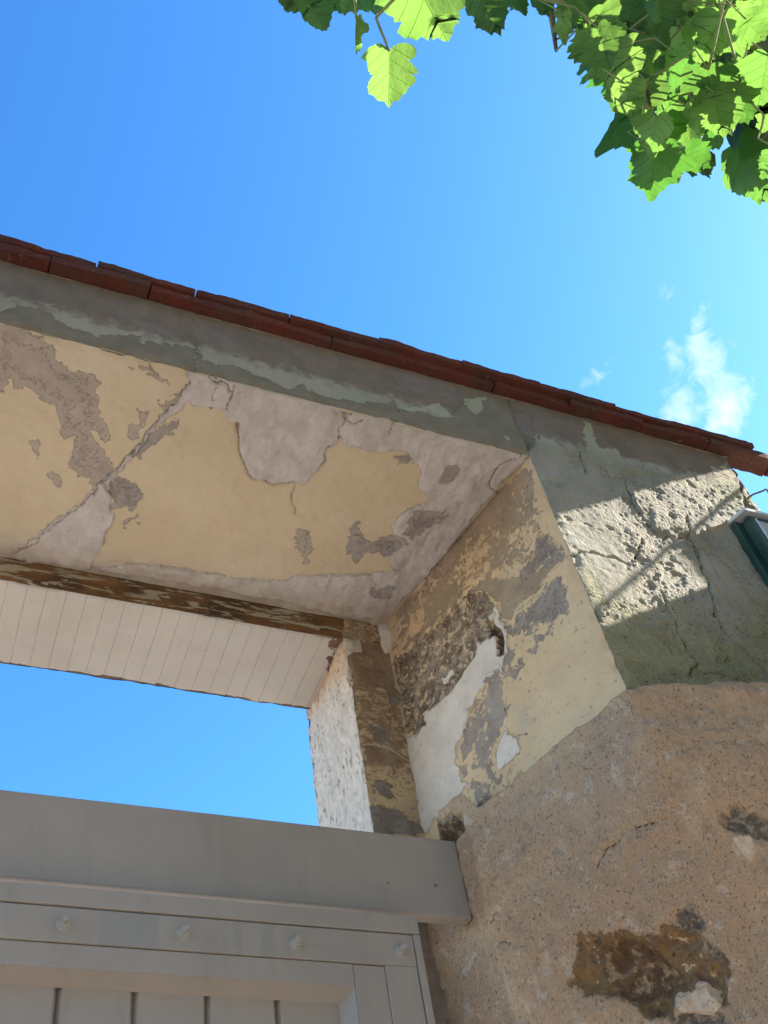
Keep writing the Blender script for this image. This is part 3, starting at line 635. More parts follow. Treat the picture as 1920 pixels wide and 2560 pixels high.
# right pier: reveal and front face in one folded sheet, up to the broken right end
XE = 1.566
def build_pier():
    lr = math.hypot(0.522, 0.114)
    s = np.concatenate([np.linspace(0, lr, int(lr / ST)), lr + np.linspace(0, XE - XA, int((XE - XA) / .0026))[1:], lr + XE - XA + np.linspace(0, .45, 90)[1:]])
    z = np.linspace(2.658, TOPZ, int((TOPZ - 2.658) / .0026))
    Sg, Z = np.meshgrid(s, z)
    rev = Sg <= lr + 1e-9; end = Sg > lr + XE - XA + 1e-9; fr = ~rev & ~end
    t = np.clip(Sg / lr, 0, 1)
    xe = XE - .03 * sm(3.5 - Z, 0, .3) * 0 - .012 * np.maximum(0, fbm(np.stack([Z * 0, Z * 0, Z], -1), 18, 3, 77) - .3)
    x = np.where(rev, .858 + (XA - .858) * t, np.where(end, xe, XA + (Sg - lr) / (XE - XA) * (xe - XA)))
    y = np.where(rev, 1.522 - .522 * t, np.where(end, Y0 + Sg - lr - XE + XA, Y0))
    P = np.stack([x, y, Z], -1)
    Wp = P + np.stack([(fbm(P, 40, 4, 3) - .5), (fbm(P, 40, 4, 4) - .5), (fbm(P, 40, 4, 5) - .5)], -1) * .02
    A = {}
    far = 99.0
    ry = np.where(rev, Wp[..., 1], far); fx = np.where(fr, Wp[..., 0], far)
    for k in ('flake', 'tan', 'earth', 'hollow', 'white', 'speck'): A[k] = sdf(REV['p_' + k], ry, Wp[..., 2])
    A['grey'] = np.maximum(sdf(REV['p_grey'], ry, Wp[..., 2]), sdf(FRO['p_grey'], fx, Wp[..., 2]))
    A['grey'] = np.where(rev, np.clip(A['grey'] + (fbm(P, 40, 4, 69, .6) - .5) * .075, -.2, .2), A['grey'])
    A['flake'] = np.clip(A['flake'], -.1, .008) * np.where(A['flake'] > 0, 1, 2.0) + .006 + (fbm(P, 9, 2, 66) - .5) * .09
    A['speck'] = np.clip(A['speck'], -.1, .006) * np.where(A['speck'] > 0, 1, 2.5) - .004 + (fbm(P, 38, 4, 67, .6) - .5) * .15
    A['dots'] = np.where(rev, -.031 + (fbm(P, 7, 2, 68) - .5) * .04, -.2)
    for k in ('brown', 'pale', 'green', 'chip'): A[k] = sdf(FRO['p_' + k], fx, Wp[..., 2])
    A['lime'] = np.where(fr, .05 - np.abs(Z - 3.36) - .5 * np.maximum(0, XA + .03 - x), -.2) - .03
    A['green'] = np.where(fr, np.maximum(A['green'], (2.87 - Z) * .35), -.2)
    A['upper_band'] = np.where(rev, -.2, Z - (TOPZ - .13))
    rais = sdf(FRO['p_raised'], fx, Wp[..., 2])
    A['pock'] = np.where(fr, np.where(Z < 2.95, -.0075, -.012), -.2)
    cr = np.minimum(ldist(REV['l_crack'], ry, Wp[..., 2]), ldist(FRO['l_crack'], fx, Wp[..., 2]))
    A['crack'] = np.where(rev, .0006, .0008) - cr
    A['plaster'] = A['mauve'] = np.full(x.shape, -.2)
    N = frames(P); N = -N if N[5, -150, 1] > 0 else N
    d = (fbm(P, 9, 4, 21) - .5) * .008 + (fbm(P, 55, 3, 22) - .5) * .0025
    # reveal relief
    e = np.where(rev, sm(A['earth'], -.004, .012), 0); w = np.where(rev, sm(A['white'], -.002, .002), 0)
    d = d - e * (1 - w) * (.003 + .009 * fbm(P, 50, 4, 61)) + w * (.003 + (fbm(P, 22, 3, 62) - .5) * .008) - .018 * np.where(rev, sm(A['hollow'], -.003, .006), 0)
    # coarse trowelled stucco on the front
    rough = np.where(fr, .35 + .65 * sm(fbm(P, 6, 3, 90), .35, .55), 0) * sm(np.abs(Z - TOPZ), .06, .2)
    q = P * np.array([1.0, 1.0, .8])
    rid = 1 - np.abs(2 * vnoise(q + .015 * (vnoise(P, 60, 6)[..., None] - .5), 135, 91) - 1)
    A['stucco'] = rough
    d = d + rough * (rid * .0014 + (fbm(P, 170, 2, 92) - .5) * .0030 + (fbm(P, 26, 3, 93) - .5) * .0045)
    pit = sm(fbm(P, 34, 3, 94), .66, .74)
    d = d - rough * pit * .004 + np.where(fr, sm(rais, -.002, .003), 0) * .0055
    d = d - np.where(fr, sm(.004 - cr, 0, .004), 0) * .006
    ed = np.minimum(np.abs(Sg - lr), np.abs(Sg - lr - XE + XA))
    d = d - sm(.018 - ed, 0, .018) * (.001 + .014 * np.maximum(0, fbm(P, 34, 4, 41) - .45))
    d = d * np.where(end, 2.2, 1)
    P = P + N * d[..., None]
    mi = np.where(rev[1:, 1:], 0, 1)
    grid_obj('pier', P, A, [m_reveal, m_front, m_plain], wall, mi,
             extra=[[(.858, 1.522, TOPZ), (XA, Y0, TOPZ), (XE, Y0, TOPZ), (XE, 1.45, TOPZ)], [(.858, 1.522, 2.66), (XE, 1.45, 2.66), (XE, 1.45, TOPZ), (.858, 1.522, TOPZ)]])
build_pier()

# lower masonry: follows the reveal, turns the corner and flares forward to the right
def build_base():
    B = np.array([XA - .006, Y0 - .005]); dA = np.array([-.318, .948]); dW = np.array([.962, -.273])
    s = np.concatenate([np.linspace(-.66, .42, int(1.08 / .0034)), np.linspace(.42, 1.18, 30)[1:]])
    z = np.concatenate([np.linspace(0, 2.12, 26)[:-1], np.linspace(2.12, 2.675, int(.555 / .0034))])
    Sg, Z = np.meshgrid(s, z)
    top = 0.0 + .05 * sm(-.34 - Sg, 0, .035) - .05 * sm(-.43 - Sg, 0, .03)
    P1 = np.stack([Sg, Sg * 0, Sg * 0], -1)
    top = top + (fbm(P1, 45, 4, 12) - .5) * .012 + .008 * sm(Sg, 0, .05) * sm(.35 - Sg, 0, .3)
    Zt = np.where(Z > 2.12, 2.12 + (Z - 2.12) / .555 * (.555 + top), Z)
    r = .010 + .32 * sm(2.645 - Zt, 0, .45)
    hA = (-Sg + np.sqrt(Sg * Sg + r * r)) / 2; hW = (Sg + np.sqrt(Sg * Sg + r * r)) / 2
    xy = B + hA[..., None] * dA + hW[..., None] * dW
    P = np.concatenate([xy, Zt[..., None]], -1)
    Wp = np.stack([Sg, Sg * 0, Zt], -1); Wp = Wp + np.stack([(fbm(P, 30, 4, 3) - .5), Sg * 0, (fbm(P, 30, 4, 5) - .5)], -1) * .03
    A = {k: sdf(BEI['p_' + k], Wp[..., 0], Wp[..., 2]) for k in ('hole', 'dark', 'grey', 'white')}
    cr = ldist(BEI['l_crack'], Wp[..., 0], Wp[..., 2]); A['crack'] = .0007 - cr
    N = frames(P); N = -N if N[40, 60, 0] > 0 else N
    d = (fbm(P, 5, 4, 51) - .5) * .022 + (fbm(P, 24, 4, 52) - .5) * .012 + (fbm(P * np.array([1, 1, .7]), 120, 3, 53) - .5) * .0065
    hole = sm(A['hole'], -.006, .02); dk = sm(A['dark'], -.01, .03)
    d = d - hole * (.004 + .030 * fbm(P, 40, 5, 54, .6)) - dk * .016 * (.4 + fbm(P, 60, 3, 57)) - sm(A['grey'], -.004, .008) * .010 * fbm(P, 50, 4, 55) + sm(A['white'], -.003, .004) * (.010 * (fbm(P, 45, 5, 58, .65) - .35))
    d = d -   .002 * sm(.003 - cr, 0, .003) + .003 * np.exp(-((cr - .012) / .008) ** 2)
    d = d - .034 * sm(-Sg, .375, .41) * sm(2.70 - Zt, 0, .01)
    tp = 2.675 + top - Zt
    d = d * sm(tp + .01, 0, .03)
    P = P + N * d[..., None]
    back = P[-1].copy(); back[:, 0] += .12; back[:, 1] += .10; back[:, 2] -= .004
    P = np.concatenate([P, back[None]], 0)
    A = {k: np.concatenate([a, a[-1:]], 0) for k, a in A.items()}
    grid_obj('lower_jamb', P, A, [m_base], wall, flip=False)
build_base()

# inner jamb: stained rebate face and white return
def build_inner():
    xr0, xa = .885, .754
    s = np.concatenate([np.linspace(0, xr0 - xa, 46), xr0 - xa + np.linspace(0, .253, 86)[1:], xr0 - xa + .253 + np.linspace(0, .25, 20)[1:]])
    z = np.concatenate([np.linspace(0, 2.55, 20)[:-1], np.linspace(2.55, 3.31, 230)])
    Sg, Z = np.meshgrid(s, z)
    a = Sg <= xr0 - xa + 1e-9; c = Sg > xr0 - xa + .253 + 1e-9
    x = np.where(a, xr0 - Sg, np.where(c, xa + Sg - (xr0 - xa) - .253, xa)); y = np.where(a, Y1, np.where(c, Y1 + .253, Y1 + Sg - (xr0 - xa)))
    P = np.stack([x, y, Z], -1)
    Wp = P + np.stack([(fbm(P, 40, 4, 3) - .5), (fbm(P, 40, 4, 4) - .5), (fbm(P, 40, 4, 5) - .5)], -1) * .018
    wx = np.where(a, Wp[..., 0], 99)
    A = {k: sdf(REB['p_' + k], wx, Wp[..., 2]) for k in ('dark', 'brown', 'grey', 'cement')}
    A['dark'] = np.where(a, np.maximum(A['dark'], np.clip(2.70 - Z, -.2, .2)), -.2)  # low down, shade in the gap beside the leaf is painted in
    A['crack'] = .003 - ldist(REB['l_crack'], wx, Wp[..., 2])
    A['all'] = np.where(a, .004 - .03 * sm(3.0 - Z, 0, .2), -.2)
    A['tint'] = np.clip(Z - 3.17 - (y - Y1) * .15, -.2, .2)
    N = frames(P); N = -N if N[100, 10, 1] > 0 else N
    d = (fbm(P, 10, 4, 21) - .5) * .010 + (fbm(P, 60, 3, 22) - .5) * .003
    d = d + np.where(a, 0, (fbm(P * np.array([1, 1, .55]), 40, 4, 71) - .5) * .009)
    d = d + sm(A['cement'], -.003, .003) * .008
    ed = np.minimum(np.abs(Sg - (xr0 - xa)), np.abs(Sg - (xr0 - xa) - .253) * .6)
    d = d - sm(.016 - ed, 0, .016) * (.001 + .03 * np.maximum(0, fbm(P, 32, 4, 42) - .45))
    P = P + N * d[..., None]
    mi = np.where(a[1:, 1:], 0, 1)
    grid_obj('inner_jamb', P, A, [m_jamb, m_white], wall, mi)
build_inner()

# timber lintel behind the masonry one: flaked face and pale boarded underside
def build_timber():
    zb, zt = 3.246, 3.316
    xs = np.concatenate([np.linspace(-2.0, -.1, 20)[:-1], np.linspace(-.1, .846, 320)])
    v = np.concatenate([np.linspace(0, zt - zb, 26), zt - zb + np.linspace(0, .236, 70)[1:], zt - zb + .236 + np.linspace(0, .12, 6)[1:]])
    X, V = np.meshgrid(xs, v)
    a = V <= zt - zb + 1e-9; c = V > zt - zb + .236 + 1e-9
    y = np.where(a, Y1 + .001, np.where(c, Y1 + .237, Y1 + .001 + V - (zt - zb))); z = np.where(a, zt - V, np.where(c, zb + V - (zt - zb) - .236, zb))
    P = np.stack([X, y, z], -1)
    A = {}
    n = fbm(P * np.array([.35, 1, 1]), 30, 4, 8) - .5
    A['bare'] = np.where(a, .02 + .12 * sm(V, .045, .075) * (.5 + fbm(P * np.array([1, 0, 0]), 5, 2, 3)) + .18 * sm(.012 - V, 0, .01) + .16 * sm(X, .70, .8),
                         np.maximum(-.05 + .062 * sm(V, zt - zb + .205, zt - zb + .236), -.05 + .055 * sm(X - .35 * (y - Y1 - .11), .735, .76)))
    N = frames(P); N = -N if N[10, 100, 1] > 0 else N
    ed = np.minimum(np.abs(V - (zt - zb)), np.abs(V - (zt - zb + .236)))
    d = (fbm(P, 8, 3, 4) - .5) * .004 - sm(.008 - ed, 0, .008) * (.002 + .012 * np.maximum(0, fbm(P, 24, 4, 44) - .45))
    P = P + N * d[..., None]
    mi = np.where(a[1:, 1:], 0, 1)
    grid_obj('timber_lintel', P, A, [m_beam, m_board, m_beam], wall, mi, extra=[[(.846, Y1, zb), (.846, Y1, zt), (.846, Y1 + .23, zt), (.846, Y1 + .23, zb)]])
build_timber()
# plaster filling between timber end and jamb, ragged lump at the corner
def lump(name, c, r, mat, parent, seed, sub=4, amp=.35):
    bm = bmesh.new(); bmesh.ops.create_icosphere(bm, subdivisions=sub, radius=1.0)
    co = np.array([v.co[:] for v in bm.verts]); n = fbm(co + seed * 3.1, 2.2, 4, seed)
    for v, k in zip(bm.verts, n): v.co = Vector((c[0] + v.co.x * r[0] * (1 - amp + 2 * amp * k), c[1] + v.co.y * r[1] * (1 - amp + 2 * amp * k), c[2] + v.co.z * r[2] * (1 - amp + 2 * amp * k)))
    return bm_obj(name, bm, mat, parent, True)
m_fill = mat_plain('pinkish_plaster', (.50, .41, .34), (.58, .50, .43), 20, bump=.004, bs=50)
lump('plaster_filling', (.868, 1.528, 3.285), (.03, .022, .06), m_fill, wall, 3)

# tile coping: mortar bed, two courses of flat tiles
cop = None
def build_coping():
    bm = bmesh.new()
    box_bm(bm, -2.05, XE - .004, 1.004, 1.44, TOPZ + .001, TOPZ + .018)
    # sloping roof bed behind the eaves tiles
    t = bmesh.new()
    pts = [(-2.05, 1.06, TOPZ + .042), (XE - .02, 1.06, TOPZ + .042), (XE - .02, 1.85, TOPZ + .30), (-2.05, 1.85, TOPZ + .30)]
    a = [t.verts.new(p) for p in pts]; b = [t.verts.new((p[0], p[1], p[2] - .03)) for p in pts]
    t.faces.new(a); t.faces.new(b[::-1])
    for i in range(4): t.faces.new((a[i], b[i], b[(i + 1) % 4], a[(i + 1) % 4]))
    merge(bm, t)
    c = bm_obj('coping', bm, m_mortar, wall)
    rnd = random.Random(5)
    def course(y0, z0, th, x0, w, n, dep, ends):
        bm = bmesh.new()
        for i in range(n):
            t = bmesh.new()
            xa, xb = x0 + i * w + rnd.uniform(.0003, .0014), x0 + (i + 1) * w - rnd.uniform(.0003, .0016)
            nx, ny = 20, 6
            dz = rnd.uniform(-.001, .002); rz = rnd.uniform(-.02, .02); ry = rnd.uniform(-.022, .022); dy = rnd.uniform(-.005, .005)
            d1 = dep if xb < XE + .05 else ends
            verts = {}
            for lay in (0, 1):
                for j in range(ny + 1):
                    for k in range(nx + 1):
                        u = k / nx; x = xa + (xb - xa) * u; y = y0 + dy + d1 * (j / ny) ** 1.5; xc = u - .5
                        bow = -.004 * (1 - 4 * xc * xc) * ends * 0
                        z = z0 + dz + th * lay + ry * xc * w + .02 * (y - y0) + bow
                        if j == 0 and lay == 0: y += .003
                        verts[lay, j, k] = t.verts.new((x, y + rz * xc * w, z))
            def q(*v): t.faces.new([verts[k] for k in v])
            for j in range(ny):
                for k in range(nx):
                    q((0, j, k), (0, j + 1, k), (0, j + 1, k + 1), (0, j, k + 1)); q((1, j, k), (1, j, k + 1), (1, j + 1, k + 1), (1, j + 1, k))
            for k in range(nx):
                q((0, 0, k), (0, 0, k + 1), (1, 0, k + 1), (1, 0, k)); q((0, ny, k), (1, ny, k), (1, ny, k + 1), (0, ny, k + 1))
            for j in range(ny):
                q((0, j, 0), (1, j, 0), (1, j + 1, 0), (0, j + 1, 0)); q((0, j, nx), (0, j + 1, nx), (1, j + 1, nx), (1, j, nx))
            bmesh.ops.recalc_face_normals(t, faces=list(t.faces))
            t.normal_update()
            co = np.array([v.co[:] for v in t.verts]); nn = (fbm(co, 70, 4, 15) - .5) * .0045 + (fbm(co, 14, 2, 16) - .5) * .007
            for v, k in zip(t.verts, nn): v.co += v.normal * float(k)
            merge(bm, t)
        return bm_obj('tile_course', bm, m_tile, c)
    course(.974, TOPZ + .003, .017, -.188 * 9, .188, 20, .5, .055)
    course(.966, TOPZ + .0245, .0140, .083 - .194 * 9, .194, 17, .3, .05)
build_coping()

# ------------------------------------------------------------------ gate: fixed head beam, bolted leaf
hb = tag(bm_obj('head_beam', (lambda b: (box_bm(b, -2.0, .858, 1.42, 1.444, 2.528, 2.677, bev=.0035), b)[1])(bmesh.new()), m_gate),
         'thick grey painted head beam across the gateway above the bolted gate leaf', 'beam')
gate = thing('gate_leaf', 'grey painted plank gate leaf with four bolts along its top rail', 'gate', (0, 0, 0))
YL = 1.385
def build_gate():
    XR, XL, ZT, ZB = .738, -.95, 2.500, .08
    bm = bmesh.new()     # outer angle frame
    box_bm(bm, XL, XR, YL, YL + .034, 2.470 + .0012, ZT, bev=.0016)
    box_bm(bm, .7262, XR, YL + .0006, YL + .034, ZB, 2.470, bev=.0014)
    bm_obj('edge_frame', bm, m_gate, gate)
    bm = bmesh.new()     # flat bolted strap
    box_bm(bm, XL, .7250, YL + .002, YL + .03, 2.417 + .0008, 2.4690, bev=.0012)
    box_bm(bm, .6725, .7245, YL + .0024, YL + .03, ZB, 2.4172, bev=.0010)
    bm_obj('strap', bm, m_strap, gate)
    bm = bmesh.new()     # timber frame with bevelled recess
    box_bm(bm, XL, .6205, YL + .0045, YL + .045, 2.382, 2.4164, bev=.0009)
    box_bm(bm, .6205 + .0006, .6718, YL + .005, YL + .045, ZB, 2.4160, bev=.0009)
    t = bmesh.new()      # bevel moulding round the panel
    f0, f1 = YL + .0055, YL + .031
    A = [(XL, f0, 2.3818), (.6203, f0, 2.3818), (.6030, f1, 2.3690), (XL, f1, 2.3690), (.6203, f0, ZB), (.6030, f1, ZB)]
    vs = [t.verts.new(p) for p in A]
    t.faces.new((vs[0], vs[1], vs[2], vs[3])); t.faces.new((vs[1], vs[4], vs[5], vs[2]))
    merge(bm, t)
    bm_obj('frame', bm, m_gate, gate)
    bm = bmesh.new()     # planks with V joints
    pl = .1012; x = .6035 + 0.008
    edges = [.6130, .5100, .4080, .3070, .2055, .1040, .0030, -.0980, -.199, -.300, -.401, -.502, -.603, -.704, -.805, -.906]
    for xb, xa in zip(edges[:-1], edges[1:]):
        w = .0052; t = bmesh.new()
        prof = [(xa - .0004, f1 + .012), (xa + .0004, f1 + .0095), (xa + w, f1 + .0012), (xa + w + .001, f1), (xb - w - .001, f1), (xb - w, f1 + .0012), (xb - .0004, f1 + .0095), (xb + .0004, f1 + .012)]
        r0 = [t.verts.new((p[0], p[1], ZB)) for p in prof]; r1 = [t.verts.new((p[0], p[1], 2.3760)) for p in prof]
        for i in range(len(prof) - 1): t.faces.new((r0[i], r0[i + 1], r1[i + 1], r1[i]))
        merge(bm, t)
    box_bm(bm, XL, .6128, f1 + .0105, f1 + .026, ZB, 2.3950)
    bm_obj('plank_panel', bm, m_gate, gate)
    for i, bx in enumerate((.200, .3665, .534, .7015)):
        bm = bmesh.new(); bz = 2.4435 - .001 * i
        t = bmesh.new()
        bmesh.ops.create_cone(t, cap_ends=True, segments=20, radius1=.0098, radius2=.0092, depth=.0018)
        bmesh.ops.create_cone(t, cap_ends=True, segments=6, radius1=.0082, radius2=.0076, depth=.0065, matrix=Matrix.Translation((0, 0, .004)))
        bmesh.ops.create_cone(t, cap_ends=True, segments=12, radius1=.0046, radius2=.0040, depth=.009, matrix=Matrix.Translation((0, 0, .0115)))
        bmesh.ops.bevel(t, geom=list(t.edges), offset=.0005, segments=1, affect='EDGES')
        t.transform(Matrix.Scale(1.05, 4)); t.transform(Matrix.Translation((bx, YL + .0018, bz)) @ Matrix.Rotation(R(90), 4, 'X') @ Matrix.Rotation(R(17 * i + 8), 4, 'Z'))
        merge(bm, t)
        bm_obj('bolt', bm, m_bolt, gate, False)
build_gate()

# ------------------------------------------------------------------ small green cabinet and bent wire on the wall end
m_green = mat_plain('dark_green_metal', (.014, .042, .034), (.022, .055, .042), 12, .35, .0006, 80, .5)
m_flash = mat_plain('pale_zinc_flashing', (.50, .54, .58), (.60, .63, .66), 20, .35, .001, 80, .5, .3)
def mat_pane():
    M = Mat('dusty_pane', .12, .6)
    return M.done(M.var((.30, .34, .38), (.42, .45, .47), 30), None)
cab = thing('wall_cabinet', 'dark green metal cabinet with dusty pane under a pale drip cap at the wall end', 'cabinet', (0, 0, 0))
bm = bmesh.new(); zc = 3.228
box_bm(bm, 1.4285, 1.556, .984, 1.003, 2.88, zc, bev=.002)                       # back plate
box_bm(bm, 1.4455, 1.5535, .958, .9835, 2.90, zc - .006, bev=.003)                # body
bm_obj('case', bm, m_green, cab)
bm = bmesh.new(); t = bmesh.new()
a = [(1.424, 1.004, zc + .012), (1.560, 1.004, zc + .012), (1.562, .948, zc + .004), (1.432, .948, zc + .004)]
va = [t.verts.new(p) for p in a]; vb = [t.verts.new((p[0], p[1], p[2] - .008)) for p in a]
t.faces.new(va); t.faces.new(vb[::-1])
for i in range(4): t.faces.new((va[i], vb[i], vb[(i + 1) % 4], va[(i + 1) % 4]))
merge(bm, t); bm_obj('drip_cap', bm, m_flash, cab)
bm = bmesh.new(); box_bm(bm, 1.462, 1.545, .9555, .9578, 3.10, zc - .022, bev=.0008)
bm_obj('pane', bm, mat_pane(), cab)
bm = bmesh.new(); box_bm(bm, 1.4575, 1.4605, .9545, .9576, 3.09, zc - .016, bev=.0006)
bm_obj('pane_bead', bm, m_flash, cab)
bm = bmesh.new()
tube_bm(bm, [(1.545, 1.02, 3.380), (1.566, .995, 3.381), (1.585, .985, 3.386), (1.594, .98, 3.390), (1.596, .98, 3.384), (1.591, .978, 3.370), (1.594, .975, 3.356), (1.602, .972, 3.347)], .0024, 8)
tag(bm_obj('bent_wire', bm, mat_plain('rusty_wire', (.10, .075, .06), (.16, .13, .11), 60, .7), None, True), 'short rusty bent wire sticking out of the broken wall end', 'wire')

